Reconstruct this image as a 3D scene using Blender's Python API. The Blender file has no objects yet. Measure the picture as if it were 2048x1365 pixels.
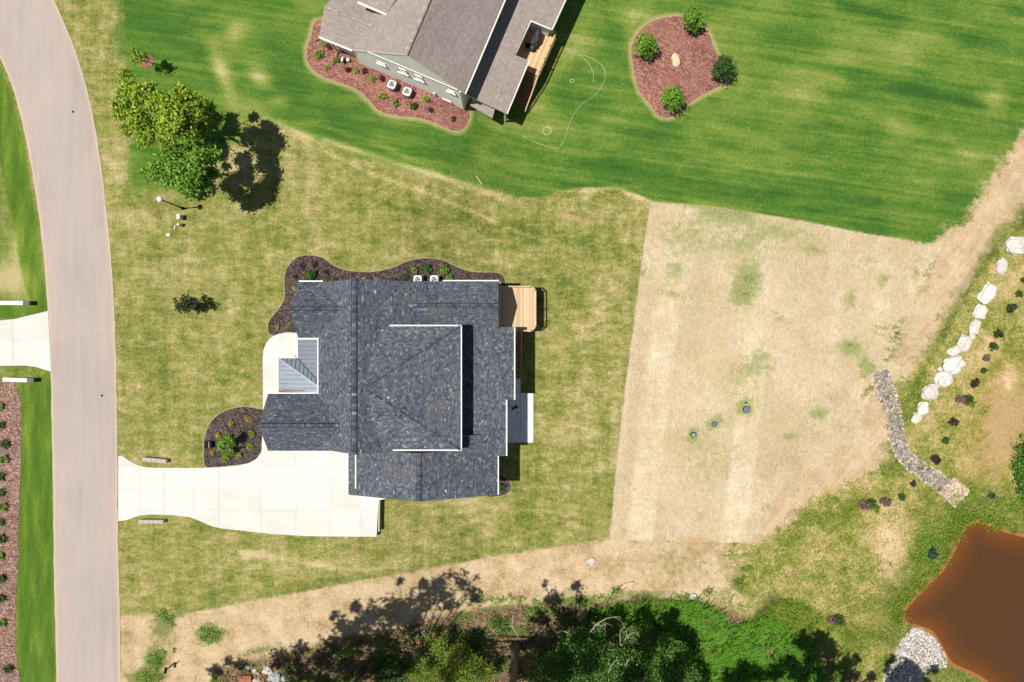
import bpy, bmesh, math, random
import numpy as np
from mathutils import Vector, Matrix
from mathutils.geometry import delaunay_2d_cdt
random.seed(7); RNG = np.random.default_rng(7)
S = bpy.context.scene
COL = S.collection
# ------------------------------------------------------------------ camera
CH = 68.0; PXM = 0.05; CXP, CYP = 1024.0, 682.0
cam = bpy.data.cameras.new('camera'); camo = bpy.data.objects.new('camera', cam); COL.objects.link(camo)
camo.location = (0, 0, CH); camo.rotation_euler = (0, 0, 0)
cam.sensor_width = 36; cam.lens = 36 * CH / (2048 * PXM); cam.clip_end = 3000; cam.clip_start = .5
S.camera = camo
# ------------------------------------------------------------------ light
EL = math.radians(69.3); SHX, SHY = math.cos(math.radians(5)), math.sin(math.radians(5))   # shadows run to +x
SHK = 1 / math.tan(EL)
w = bpy.data.worlds.new('World'); S.world = w; w.use_nodes = True
nt = w.node_tree; nt.nodes.clear()
sky = nt.nodes.new('ShaderNodeTexSky'); sky.sky_type = 'NISHITA'; sky.sun_disc = False
sky.sun_elevation = EL
sky.sun_rotation = math.radians(270 - 5)
bg = nt.nodes.new('ShaderNodeBackground'); bg.inputs[1].default_value = .050
wo = nt.nodes.new('ShaderNodeOutputWorld'); nt.links.new(sky.outputs[0], bg.inputs[0]); nt.links.new(bg.outputs[0], wo.inputs[0])
sl = bpy.data.lights.new('sun', 'SUN'); sl.energy = 5.0; sl.angle = math.radians(.53); sl.color = (1, .955, .88)
so = bpy.data.objects.new('sun', sl); COL.objects.link(so)
sd = Vector((SHX * math.cos(EL), SHY * math.cos(EL), -math.sin(EL)))
so.rotation_euler = sd.to_track_quat('-Z', 'Y').to_euler(); so.location = (-30, 0, 90)
S.view_settings.view_transform = 'Standard'; S.view_settings.look = 'None'
S.view_settings.exposure = .22; S.view_settings.gamma = 1
S.render.engine = 'CYCLES'; S.cycles.max_bounces = 5; S.cycles.transparent_max_bounces = 6
# ------------------------------------------------------------------ terrain and pixel helpers
def sstep(t):
    t = np.clip(t, 0, 1); return t * t * (3 - 2 * t)
POND_Z = -3.25
def P(px, py, z=0.0):
    k = (CH - z) / CH
    return Vector(((px - CXP) * PXM * k, (CYP - py) * PXM * k, z))
def cr(pts, n=6, closed=True):            # Catmull-Rom
    pts = [np.array(p, float) for p in pts]; out = []; N = len(pts)
    rng = range(N) if closed else range(N - 1)
    for i in rng:
        p0 = pts[(i - 1) % N] if closed or i > 0 else pts[0]
        p1 = pts[i]; p2 = pts[(i + 1) % N]
        p3 = pts[(i + 2) % N] if closed or i + 2 < N else pts[-1]
        for k in range(n):
            t = k / n
            out.append(.5 * ((2 * p1) + (-p0 + p2) * t + (2 * p0 - 5 * p1 + 4 * p2 - p3) * t * t + (-p0 + 3 * p1 - 3 * p2 + p3) * t ** 3))
    if not closed: out.append(pts[-1])
    return [tuple(o) for o in out]
def sdf(poly, X, Y):                       # + inside
    poly = np.array(poly, float); d = np.full(X.shape, 1e18); ins = np.zeros(X.shape, bool)
    n = len(poly)
    for i in range(n):
        ax, ay = poly[i]; bx, by = poly[(i + 1) % n]
        ex, ey = bx - ax, by - ay; L = ex * ex + ey * ey + 1e-12
        wx, wy = X - ax, Y - ay
        t = np.clip((wx * ex + wy * ey) / L, 0, 1)
        d = np.minimum(d, (wx - ex * t) ** 2 + (wy - ey * t) ** 2)
        c = ((ay > Y) != (by > Y)) & (X < (bx - ax) * (Y - ay) / (by - ay + 1e-15) + ax)
        ins ^= c
    d = np.sqrt(d); return np.where(ins, d, -d)
pond_px = cr([(2110, 1085), (2048, 1068), (2000, 1055), (1962, 1041), (1938, 1044), (1922, 1062), (1908, 1092), (1886, 1132), (1858, 1162), (1828, 1192),
           (1805, 1222), (1808, 1246), (1838, 1258), (1862, 1268), (1880, 1296), (1899, 1328), (1925, 1342), (1965, 1362), (2010, 1400), (2110, 1440)], 4)
pond_w = [tuple(P(x, y, POND_Z)[:2]) for x, y in pond_px]
_pw = np.array(pond_w)
def T(X, Y):
    X = np.asarray(X, float); Y = np.asarray(Y, float)
    wn = sstep((Y - 10) / 8); ws = sstep((-8 - Y) / 5)
    x0 = -14 + wn * 5 - ws * 6; x1 = -1 + wn * 4
    z = -2.4 * sstep((X - x0) / (x1 - x0))
    if X.ndim == 0 and (X < 18 or Y > -4): return z
    dp = sdf(pond_w, X, Y)
    z = z * (1 - sstep((dp + 9) / 9)) + (POND_Z + .12) * sstep((dp + 9) / 9)
    z = z - 1.0 * sstep((dp + .3) / 3.0)
    return z
def G(px, py, dz=0.0):
    z = 0.0
    for _ in range(5):
        p = P(px, py, z); z = float(T(p.x, p.y))
    return Vector((p.x, p.y, z + dz))
def GW(poly): return [tuple(G(x, y)[:2]) for x, y in poly]
# ------------------------------------------------------------------ object helpers
def tag(o, label=None, cat=None, group=None, kind=None):
    if label: o['label'] = label
    if cat: o['category'] = cat
    if group: o['group'] = group
    if kind: o['kind'] = kind
    return o
def empty(name, loc, label, cat, group=None, rz=0):
    o = bpy.data.objects.new(name, None); COL.objects.link(o); o.location = loc; o.rotation_euler = (0, 0, rz)
    o.empty_display_size = .3
    return tag(o, label, cat, group)
def wmat(q):
    if q is None: return Matrix.Identity(4)
    return wmat(q.parent) @ q.matrix_parent_inverse @ (Matrix.Translation(q.location) @ q.rotation_euler.to_matrix().to_4x4())
def link(name, me, parent=None, world=True):
    o = bpy.data.objects.new(name, me); COL.objects.link(o)
    if parent is not None:
        o.parent = parent
        o.matrix_parent_inverse = wmat(parent).inverted()
    return o
class MB:
    def __init__(s): s.v = []; s.f = []; s.a = []; s.mi = []; s.cm = 0
    def face(s, pts, a=.5):
        n = len(s.v); s.v += [tuple(p) for p in pts]; s.f.append(list(range(n, n + len(pts)))); s.a.append(a); s.mi.append(s.cm)
    def mesh(s, vs, fs, a=.5):
        n = len(s.v); s.v += [tuple(p) for p in vs]
        for f in fs: s.f.append([i + n for i in f]); s.a.append(a); s.mi.append(s.cm)
    def box(s, c, d, rz=0, a=.5, M=None):
        hx, hy, hz = d[0] / 2, d[1] / 2, d[2] / 2
        vs = [Vector((x, y, z)) for x in (-hx, hx) for y in (-hy, hy) for z in (-hz, hz)]
        R = Matrix.Rotation(rz, 3, 'Z') if M is None else M
        vs = [R @ q + Vector(c) for q in vs]
        s.mesh(vs, [(0, 1, 3, 2), (4, 6, 7, 5), (0, 4, 5, 1), (2, 3, 7, 6), (0, 2, 6, 4), (1, 5, 7, 3)], a)
    def bar(s, p, q, wd, ht, a=.5):
        p = Vector(p); q = Vector(q); d = q - p; L = d.length
        if L < 1e-6: return
        x = d.normalized(); y = Vector((0, 0, 1)).cross(x)
        if y.length < 1e-3: y = Vector((0, 1, 0))
        y.normalize(); z = x.cross(y); M = Matrix((x, y, z)).transposed()
        s.box((p + q) / 2, (L, wd, ht), a=a, M=M)
    def tube(s, pts, rs, n=8, a=.5, caps=True):
        pts = [Vector(p) for p in pts]; base = len(s.v); up = Vector((0, 0, 1))
        if not hasattr(rs, '__len__'): rs = [rs] * len(pts)
        for i, p in enumerate(pts):
            d = (pts[min(i + 1, len(pts) - 1)] - pts[max(i - 1, 0)]).normalized()
            x = d.cross(up if abs(d.z) < .95 else Vector((1, 0, 0))).normalized(); y = d.cross(x)
            for k in range(n):
                t = 2 * math.pi * k / n; s.v.append(tuple(p + (x * math.cos(t) + y * math.sin(t)) * rs[i]))
        for i in range(len(pts) - 1):
            for k in range(n):
                k2 = (k + 1) % n; s.f.append([base + i * n + k, base + i * n + k2, base + (i + 1) * n + k2, base + (i + 1) * n + k]); s.a.append(a); s.mi.append(s.cm)
        if caps:
            s.f.append([base + k for k in range(n)][::-1]); s.a.append(a); s.mi.append(s.cm)
            s.f.append([base + (len(pts) - 1) * n + k for k in range(n)]); s.a.append(a); s.mi.append(s.cm)
    def lathe(s, c, prof, n=16, a=.5):
        c = Vector(c); base = len(s.v)
        for r, z in prof:
            for k in range(n):
                t = 2 * math.pi * k / n; s.v.append((c.x + r * math.cos(t), c.y + r * math.sin(t), c.z + z))
        for i in range(len(prof) - 1):
            for k in range(n):
                k2 = (k + 1) % n; s.f.append([base + i * n + k, base + i * n + k2, base + (i + 1) * n + k2, base + (i + 1) * n + k]); s.a.append(a); s.mi.append(s.cm)
        s.f.append([base + (len(prof) - 1) * n + k for k in range(n)]); s.a.append(a); s.mi.append(s.cm)
    def build(s, name, mats, parent=None, smooth=False, bevel=0):
        me = bpy.data.meshes.new(name); me.from_pydata(s.v, [], s.f)
        at = me.attributes.new('v', 'FLOAT', 'FACE'); at.data.foreach_set('value', s.a)
        mats = mats if isinstance(mats, (list, tuple)) else [mats]
        for m in mats: me.materials.append(m)
        me.polygons.foreach_set('material_index', s.mi)
        if smooth: me.polygons.foreach_set('use_smooth', [True] * len(s.f))
        me.update(); o = link(name, me, parent)
        if bevel:
            b = o.modifiers.new('b', 'BEVEL'); b.width = bevel; b.segments = 2; b.limit_method = 'ANGLE'
        return o
def np_quads(name, V, attr, mat, parent=None, extra=None):
    """V (n,4,3) quads, attr (n,)"""
    n = len(V); me = bpy.data.meshes.new(name)
    me.vertices.add(n * 4); me.vertices.foreach_set('co', V.reshape(-1).astype(np.float32))
    me.loops.add(n * 4); me.loops.foreach_set('vertex_index', np.arange(n * 4, dtype=np.int32))
    me.polygons.add(n); me.polygons.foreach_set('loop_start', np.arange(0, n * 4, 4, dtype=np.int32))
    me.update(calc_edges=True)
    at = me.attributes.new('v', 'FLOAT', 'FACE'); at.data.foreach_set('value', attr.astype(np.float32))
    me.materials.append(mat)
    if parent == 'MESH': return me
    return link(name, me, parent)
# ------------------------------------------------------------------ material helpers
class NT:
    def __init__(s, name):
        s.m = bpy.data.materials.new(name); s.m.use_nodes = True; s.t = s.m.node_tree
        s.t.nodes.clear(); s.out = s.t.nodes.new('ShaderNodeOutputMaterial'); s._pos = None
    def n(s, t): return s.t.nodes.new(t)
    def put(s, sock, v):
        if v is None: return
        if isinstance(v, bpy.types.NodeSocket): s.t.links.new(v, sock)
        elif isinstance(v, (tuple, list)):
            sock.default_value = tuple(v) + ((1,) if len(v) == 3 and len(sock.default_value) == 4 else ())
        else: sock.default_value = v
    def m_(s, op, a, b=None, c=None, clamp=False):
        n = s.n('ShaderNodeMath'); n.operation = op; n.use_clamp = clamp
        s.put(n.inputs[0], a); s.put(n.inputs[1], b); s.put(n.inputs[2], c); return n.outputs[0]
    def add(s, a, b, clamp=False): return s.m_('ADD', a, b, clamp=clamp)
    def mul(s, a, b, clamp=False): return s.m_('MULTIPLY', a, b, clamp=clamp)
    def rng(s, v, a, b, c=0., d=1., smooth=False):
        n = s.n('ShaderNodeMapRange'); n.clamp = True
        if smooth: n.interpolation_type = 'SMOOTHSTEP'
        s.put(n.inputs[0], v); s.put(n.inputs[1], a); s.put(n.inputs[2], b); s.put(n.inputs[3], c); s.put(n.inputs[4], d); return n.outputs[0]
    def pos(s):
        if s._pos is None:
            g = s.n('ShaderNodeNewGeometry'); s._pos = g.outputs['Position']
        return s._pos
    def obj(s): return s.n('ShaderNodeTexCoord').outputs['Object']
    def map(s, vec, scale=(1, 1, 1), rot=0, loc=(0, 0, 0)):
        n = s.n('ShaderNodeMapping'); n.vector_type = 'POINT'; s.put(n.inputs['Vector'], vec)
        n2 = s.n('ShaderNodeMapping'); n2.vector_type = 'POINT'
        n.inputs['Rotation'].default_value = (0, 0, rot); n.inputs['Location'].default_value = loc
        s.put(n2.inputs['Vector'], n.outputs[0]); n2.inputs['Scale'].default_value = scale
        return n2.outputs[0]
    def noise(s, scale, detail=3, rough=.5, vec=None, dist=0):
        n = s.n('ShaderNodeTexNoise'); s.put(n.inputs['Vector'], vec if vec is not None else s.pos())
        n.inputs['Scale'].default_value = scale; n.inputs['Detail'].default_value = detail
        n.inputs['Roughness'].default_value = rough; n.inputs['Distortion'].default_value = dist
        return n.outputs[0]
    def voro(s, scale, vec=None, out='Color', feat='F1'):
        n = s.n('ShaderNodeTexVoronoi'); s.put(n.inputs['Vector'], vec if vec is not None else s.pos()); n.inputs['Scale'].default_value = scale; n.feature = feat
        return n.outputs[out]
    def mix(s, f, a, b, mode='MIX'):
        n = s.n('ShaderNodeMix'); n.data_type = 'RGBA'; n.blend_type = mode
        s.put(n.inputs[0], f); s.put(n.inputs[6], a); s.put(n.inputs[7], b); return n.outputs[2]
    def ramp(s, f, stops):
        n = s.n('ShaderNodeValToRGB'); e = n.color_ramp.elements
        e[0].position = stops[0][0]; e[0].color = tuple(stops[0][1]) + (1,)
        e[1].position = stops[-1][0]; e[1].color = tuple(stops[-1][1]) + (1,)
        for p, c in stops[1:-1]:
            q = e.new(p); q.color = tuple(c) + (1,)
        s.put(n.inputs[0], f); return n.outputs[0]
    def attr(s, name):
        n = s.n('ShaderNodeAttribute'); n.attribute_name = name; return n.outputs['Fac']
    def bump(s, h, strength=.3, dist=.05):
        n = s.n('ShaderNodeBump'); n.inputs['Strength'].default_value = strength; n.inputs['Distance'].default_value = dist
        s.put(n.inputs['Height'], h); return n.outputs[0]
    def bright(s, col, f):           # multiply colour by scalar
        n = s.n('ShaderNodeVectorMath'); n.operation = 'SCALE'; s.put(n.inputs[0], col); s.put(n.inputs[3], f); return n.outputs[0]
    def done(s, col, rough=.8, bump=None, spec=.3, metal=0, transl=0):
        b = s.n('ShaderNodeBsdfPrincipled'); s.put(b.inputs['Base Color'], col); s.put(b.inputs['Roughness'], rough)
        b.inputs['Specular IOR Level'].default_value = spec; b.inputs['Metallic'].default_value = metal
        if bump is not None: s.put(b.inputs['Normal'], bump)
        o = b.outputs[0]
        if transl:
            t = s.n('ShaderNodeBsdfTranslucent'); s.put(t.inputs[0], col)
            mx = s.n('ShaderNodeMixShader'); mx.inputs[0].default_value = transl
            s.t.links.new(o, mx.inputs[1]); s.t.links.new(t.outputs[0], mx.inputs[2]); o = mx.outputs[0]
        s.t.links.new(o, s.out.inputs[0]); return s.m
def simple(name, col, rough=.7, var=.15, scale=6, spec=.3, metal=0, bump=.15):
    t = NT(name); n = t.noise(scale, 4, .6, t.obj()); f = t.rng(n, .25, .75, 1 - var, 1 + var)
    return t.done(t.bright(col, f), rough, t.bump(n, bump, .02) if bump else None, spec, metal)
def varmat(name, stops, rough=.85, grain=.25, scale=12, transl=0, spec=.2, bump=.3):
    t = NT(name); n = t.noise(scale, 3, .6)
    f = t.rng(n, .25, .75, 1 - grain, 1 + grain)
    return t.done(t.bright(t.ramp(t.attr('v'), stops), f), rough, t.bump(n, bump, .03) if bump else None, spec, 0, transl)
M = {}
M['white'] = simple('white_trim_paint', (.80, .78, .74), .5, .05, 3)
M['gutter2'] = simple('ivory_gutter', (.72, .68, .60), .5, .06, 3)
M['black'] = simple('black_metal', (.009, .009, .010), .75, .2, 8, .12)
M['darkgrey'] = simple('dark_plastic', (.05, .052, .055), .5, .2, 8)
M['joint'] = simple('joint_fill', (.42, .37, .31), .9, .2, 8)
M['glass'] = NT('window_glass').done((.03, .04, .05), .08, None, .8)
M['siding1'] = simple('white_siding', (.66, .65, .62), .7, .06, 2)
M['siding2'] = varmat('greige_lap_siding', [(0, (.73, .725, .67)), (1, (.80, .79, .73))], .7, .06, 1.5, bump=.05)
M['found'] = simple('grey_foundation', (.28, .27, .25), .9, .15, 5)
t = NT('pale_concrete'); a = t.noise(.35, 4, .6); b = t.noise(7, 4, .7); c = t.noise(40, 2)
col = t.mix(t.rng(a, .35, .7), (.60, .575, .53), (.53, .505, .47))
col = t.mix(t.rng(t.noise(.9, 5, .7, t.map(t.pos(), (.3, 1.6, 1))), .52, .70, 0, .35), col, (.50, .44, .37))
col = t.bright(col, t.add(t.rng(b, .3, .7, .95, 1.04), t.mul(t.add(t.attr('v'), -.5), .12)))
M['concrete'] = t.done(col, .85, t.bump(c, .12, .01))
t = NT('patio_concrete'); a = t.noise(.8, 4, .6); b = t.noise(18, 3, .7)
M['patio'] = t.done(t.bright(t.mix(t.rng(a, .35, .7), (.70, .73, .74), (.60, .64, .66)), t.rng(b, .2, .8, .94, 1.05)), .85, t.bump(b, .1, .01))
# road
t = NT('worn_tan_asphalt'); e = t.attr('u')
mp = t.map(t.pos(), (1.6, .10, 1)); streak = t.noise(1, 5, .6, mp); bl = t.noise(.18, 4, .6); gr = t.noise(9, 3, .7); g2 = t.voro(16)
col = t.mix(t.rng(streak, .35, .68), (.318, .268, .244), (.388, .318, .280))
col = t.mix(t.mul(t.rng(bl, .42, .7), .6), col, (.415, .338, .288))
col = t.mix(t.rng(t.add(e, t.mul(t.add(gr, -.5), .06)), .90, .985, 0, .8), col, (.47, .375, .255))
col = t.mix(t.mul(t.rng(e, .3, .75, 1, 0), .25), col, (.33, .295, .285))
col = t.bright(col, t.mul(t.rng(gr, .2, .8, .88, 1.1), t.rng(t.noise(45, 2), .3, .7, .93, 1.07)))
M['road'] = t.done(col, .9, t.bump(t.noise(40, 2), .3, .01))
def mulchmat(name, dk, md, lt, stain=None):
    t = NT(name); v = t.n('ShaderNodeTexVoronoi'); t.put(v.inputs['Vector'], t.map(t.pos(), (1, 1.5, 1), .6)); v.inputs['Scale'].default_value = 7
    sp = t.n('ShaderNodeSeparateColor'); t.put(sp.inputs[0], v.outputs['Color'])
    col = t.ramp(sp.outputs[0], [(0, dk), (.55, md), (1, lt)])
    n = t.noise(.7, 4, .65); col = t.bright(col, t.rng(n, .3, .7, .78, 1.2))
    if stain: col = t.mix(t.mul(t.rng(t.noise(.4, 4), .5, .75), .6), col, stain)
    return t.done(col, .95, t.bump(t.add(t.noise(9, 3), v.outputs['Distance']), .9, .06))
M['mulch_dark'] = mulchmat('dark_brown_mulch', (.022, .015, .014), (.055, .038, .035), (.155, .11, .10), (.10, .065, .055))
M['mulch_red'] = mulchmat('red_brown_mulch', (.15, .058, .045), (.245, .10, .078), (.37, .21, .165), (.28, .13, .09))
M['pinestraw'] = mulchmat('pine_straw_mulch', (.10, .05, .04), (.24, .13, .095), (.42, .30, .24), (.20, .13, .13))
SH1 = [(0, (.030, .036, .050)), (.30, (.055, .064, .084)), (.60, (.095, .107, .130)), (.82, (.155, .172, .195)), (1, (.23, .25, .265))]
t = NT('charcoal_shingle'); st = t.noise(.28, 4, .7); f = t.attr('v'); g = t.noise(25, 2)
col = t.ramp(f, SH1); col = t.mix(t.mul(t.rng(st, .55, .78), .5), col, (.17, .13, .105))
M['shingle1'] = t.done(t.bright(col, t.rng(g, .3, .7, .85, 1.15)), .9, t.bump(g, .4, .01))
t = NT('taupe_shingle'); f = t.attr('v'); g = t.noise(25, 2); st = t.noise(.3, 3, .6)
col = t.ramp(f, [(0, (.195, .16, .142)), (.5, (.275, .232, .21)), (1, (.36, .315, .29))])
M['shingle2'] = t.done(t.bright(col, t.mul(t.rng(g, .3, .7, .9, 1.1), t.rng(st, .3, .7, .94, 1.06))), .9, t.bump(g, .3, .01))
M['capdark'] = simple('ridge_cap_shingle', (.06, .065, .085), .9, .2, 8)
M['metal'] = simple('grey_standing_seam_metal', (.17, .20, .24), .42, .12, 1.2, .5, .25, 0)
M['seam'] = simple('dark_seam', (.03, .035, .045), .5, .1, 3)
def woodmat(name, a, b, c, axis):
    t = NT(name); sc = (9, .5, 1) if axis == 'y' else (.5, 9, 1)
    g = t.noise(3, 4, .6, t.map(t.pos(), sc)); col = t.ramp(t.add(t.mul(g, .5), t.mul(t.attr('v'), .5)), [(.2, a), (.5, b), (.8, c)])
    return t.done(col, .75, t.bump(g, .2, .01))
M['wood'] = woodmat('new_pine_board', (.40, .27, .15), (.52, .37, .22), (.62, .47, .31), 'y')
M['wood2'] = woodmat('pine_deck_board', (.42, .28, .13), (.55, .39, .21), (.64, .48, .28), 'x')
M['woodbr'] = simple('brown_stained_wood', (.26, .15, .085), .8, .25, 5)
M['stone_cap'] = simple('beige_stone_cap', (.40, .345, .31), .85, .15, 5)
M['limestone'] = varmat('white_boulder_stone', [(0, (.50, .47, .42)), (1, (.66, .64, .59))], .9, .13, 3.5, bump=.8)
M['creamstone'] = varmat('cream_boulder_stone', [(0, (.58, .45, .26)), (1, (.68, .56, .38))], .9, .2, 3.5, bump=.8)
M['rock'] = varmat('mixed_rock', [(0, (.30, .33, .33)), (.4, (.42, .36, .30)), (.7, (.30, .13, .06)), (1, (.5, .5, .46))], .9, .25, 4, bump=.8)
M['rip'] = varmat('grey_riprap', [(0, (.09, .08, .075)), (.35, (.24, .21, .185)), (.7, (.40, .335, .27)), (1, (.60, .51, .40))], .9, .2, 12)
M['riptan'] = varmat('tan_riprap', [(0, (.32, .23, .15)), (.5, (.48, .38, .27)), (1, (.62, .52, .41))], .9, .2, 12)
M['gravel'] = varmat('white_gravel', [(0, (.20, .16, .15)), (.35, (.42, .37, .36)), (.7, (.58, .53, .51)), (1, (.74, .69, .66))], .9, .15, 12)
t = NT('bark'); g = t.noise(2.5, 5, .7, t.map(t.pos(), (4, 1.2, 1.2))); M['bark'] = t.done(t.ramp(g, [(.3, (.075, .06, .052)), (.7, (.22, .185, .165))]), .95, t.bump(g, .8, .05))
M['bark2'] = simple('pale_dead_branch', (.36, .30, .25), .9, .2, 6)
def leafmat(name, stops, transl=.22): return varmat(name, stops, .6, .15, 3, transl, .35, 0)
L = {}
L['yel'] = leafmat('olive_yellow_leaf', [(0, (.075, .14, .012)), (.5, (.25, .38, .026)), (1, (.56, .62, .055))])
L['grn'] = leafmat('mid_green_leaf', [(0, (.055, .14, .014)), (.5, (.16, .33, .028)), (1, (.34, .52, .06))])
L['lime'] = leafmat('lime_leaf', [(0, (.13, .20, .02)), (.5, (.26, .37, .035)), (1, (.42, .50, .07))])
L['gold'] = leafmat('golden_leaf', [(0, (.28, .20, .02)), (.5, (.46, .36, .04)), (1, (.62, .52, .09))])
L['dark'] = leafmat('dark_green_leaf', [(0, (.015, .05, .010)), (.5, (.045, .115, .018)), (1, (.12, .21, .04))])
L['wood'] = leafmat('woodland_leaf', [(0, (.025, .08, .012)), (.6, (.09, .22, .025)), (1, (.26, .44, .05))])
L['maroon'] = leafmat('maroon_leaf', [(0, (.035, .014, .016)), (.5, (.075, .035, .032)), (1, (.14, .08, .06))])
L['purple'] = leafmat('dusty_purple_leaf', [(0, (.14, .07, .06)), (.5, (.23, .13, .11)), (1, (.33, .22, .17))])
L['olive'] = leafmat('dull_olive_leaf', [(0, (.02, .026, .012)), (.5, (.045, .058, .022)), (1, (.09, .11, .04))])
L['bright'] = leafmat('bright_tall_grass', [(0, (.05, .16, .012)), (.5, (.13, .34, .020)), (1, (.25, .48, .04))], .3)
L['acid'] = leafmat('yellow_green_leaf', [(0, (.07, .13, .015)), (.5, (.20, .30, .025)), (1, (.38, .46, .05))], .3)
L['teal'] = leafmat('blue_green_leaf', [(0, (.02, .05, .035)), (.5, (.05, .09, .07)), (1, (.12, .17, .13))])
# ------------------------------------------------------------------ ground sheet
xs = np.concatenate([-56 - np.geomspace(1, 500, 22)[::-1], np.arange(-56, 56.01, .25), 56 + np.geomspace(1, 500, 22)])
ys = np.concatenate([-38 - np.geomspace(1, 500, 22)[::-1], np.arange(-38, 38.01, .25), 38 + np.geomspace(1, 500, 22)])
GX, GY = np.meshgrid(xs, ys); GZ = T(GX, GY)
nx, ny = len(xs), len(ys)
Vg = np.stack([GX, GY, GZ], -1).reshape(-1, 3)
idx = np.arange(nx * ny).reshape(ny, nx)
F = np.stack([idx[:-1, :-1], idx[:-1, 1:], idx[1:, 1:], idx[1:, :-1]], -1).reshape(-1, 4)
me = bpy.data.meshes.new('ground'); me.vertices.add(len(Vg)); me.vertices.foreach_set('co', Vg.reshape(-1).astype(np.float32))
me.loops.add(len(F) * 4); me.loops.foreach_set('vertex_index', F.reshape(-1).astype(np.int32))
me.polygons.add(len(F)); me.polygons.foreach_set('loop_start', np.arange(0, len(F) * 4, 4, dtype=np.int32)); me.update(calc_edges=True)
me.polygons.foreach_set('use_smooth', np.ones(len(F), bool))
green_px = [(228, -400), (232, 40), (240, 120), (262, 200), (262, 300), (258, 390), (330, 372), (400, 372), (455, 300), (520, 236), (575, 258), (680, 300), (800, 342), (900, 362), (1000, 384), (1060, 396),
            (1110, 386), (1160, 376), (1240, 377), (1275, 388), (1302, 402), (1430, 412), (1600, 440), (1740, 468), (1862, 486), (1915, 448), (1962, 392), (1990, 335), (2030, 285), (2060, 240), (2900, 100), (2900, -400)]
straw_px = [(1302, 404), (1430, 413), (1600, 441), (1740, 469), (1880, 490), (1880, 600), (1830, 670), (1800, 730), (1770, 790), (1740, 850), (1690, 920), (1600, 975), (1555, 1020), (1500, 1086), (1219, 1080), (1236, 900), (1255, 740), (1275, 590), (1291, 470)]
track_px = [(2060, 240), (2025, 300), (1985, 365), (1930, 440), (1880, 480), (1850, 560), (1800, 690), (1755, 745), (1740, 790), (1640, 850), (1540, 930), (1480, 1090), (1530, 1080), (1600, 1010), (1720, 955), (1785, 915), (1776, 860), (1765, 800), (1800, 760), (1850, 700), (1905, 610), (1950, 535), (1995, 470), (2060, 395), (2600, -50), (2600, -300)]
strip_px = [(240, 1231), (380, 1226), (450, 1212), (560, 1192), (700, 1165), (860, 1138), (1000, 1112), (1110, 1094), (1222, 1078), (1400, 1080), (1640, 1086), (1660, 1130), (1650, 1195), (1560, 1225), (1400, 1205), (1300, 1196), (1180, 1205), (1060, 1215), (900, 1230), (800, 1262), (640, 1290), (560, 1318), (440, 1340), (400, 1400), (243, 1420)]
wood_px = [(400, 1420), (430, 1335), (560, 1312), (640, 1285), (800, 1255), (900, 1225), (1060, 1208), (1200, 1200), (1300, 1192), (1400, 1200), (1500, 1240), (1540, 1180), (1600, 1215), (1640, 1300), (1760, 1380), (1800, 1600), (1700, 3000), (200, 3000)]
rough_px = [(1506, 1086), (1560, 1000), (1660, 930), (1770, 900), (1772, 840), (1745, 770), (1800, 755), (1850, 690), (1905, 612), (1940, 545), (1990, 470), (2060, 392), (2500, -50), (4000, 0), (4000, 3000), (1650, 3000), (1600, 1300), (1500, 1200), (1484, 1130)]
verge_px = [(-2000, 600), (100, 600), (-2000, 640)]
vergeL_px = [(42, 765), (60, 760), (106, 742), (112, 1400), (120, 3000), (36, 3000), (33, 1300), (38, 1000)]
vergeU_px = [(0, 130), (30, 220), (55, 330), (72, 440), (84, 540), (96, 622), (40, 636), (-300, 640), (-300, 604), (60, 600), (45, 560), (30, 470), (10, 380), (-20, 200)]
bed_red_px = cr([(640, 40), (622, 75), (613, 105), (622, 135), (645, 152), (680, 165), (712, 178), (738, 200), (760, 222), (800, 232), (840, 236), (870, 246), (905, 260), (925, 258), (937, 240), (938, 224), (930, 190), (860, 120), (720, 80)], 5)
bed_isl_px = cr([(1264, 90), (1290, 52), (1325, 37), (1360, 33), (1395, 42), (1418, 70), (1430, 100), (1447, 128), (1458, 158), (1440, 172), (1400, 192), (1368, 215), (1345, 232), (1320, 233), (1300, 208), (1278, 180), (1268, 140)], 5)
bed_n_px = cr([(540, 640), (556, 620), (566, 605), (570, 590), (569, 560), (575, 535), (595, 515), (620, 511), (645, 516), (668, 532), (700, 542), (745, 544), (785, 536), (815, 523), (850, 517), (885, 521), (915, 535), (945, 544), (985, 545), (1003, 549), (1010, 565), (1000, 590), (700, 600), (610, 610), (610, 680), (560, 672), (540, 668), (536, 655)], 4)
bed_f_px = cr([(408, 900), (411, 870), (424, 842), (450, 822), (485, 814), (512, 817), (530, 824), (540, 860), (526, 900), (512, 917), (495, 926), (460, 931), (414, 934)], 5)
bed_se_px = cr([(985, 945), (1008, 955), (1020, 965), (1021, 978), (1012, 988), (995, 992), (975, 990)], 5)
bed_l_px = cr([(-60, 770), (5, 764), (30, 768), (40, 800), (44, 850), (41, 950), (37, 1050), (37, 1120), (32, 1200), (32, 1300), (36, 1400), (-60, 1420)], 4)
ring1_px = [(292 + 15 * math.cos(a), 122 + 15 * math.sin(a)) for a in np.linspace(0, 2 * math.pi, 17)[:-1]]
ring2_px = [(389 + 11 * math.cos(a), 608 + 13 * math.sin(a)) for a in np.linspace(0, 2 * math.pi, 17)[:-1]]
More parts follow.
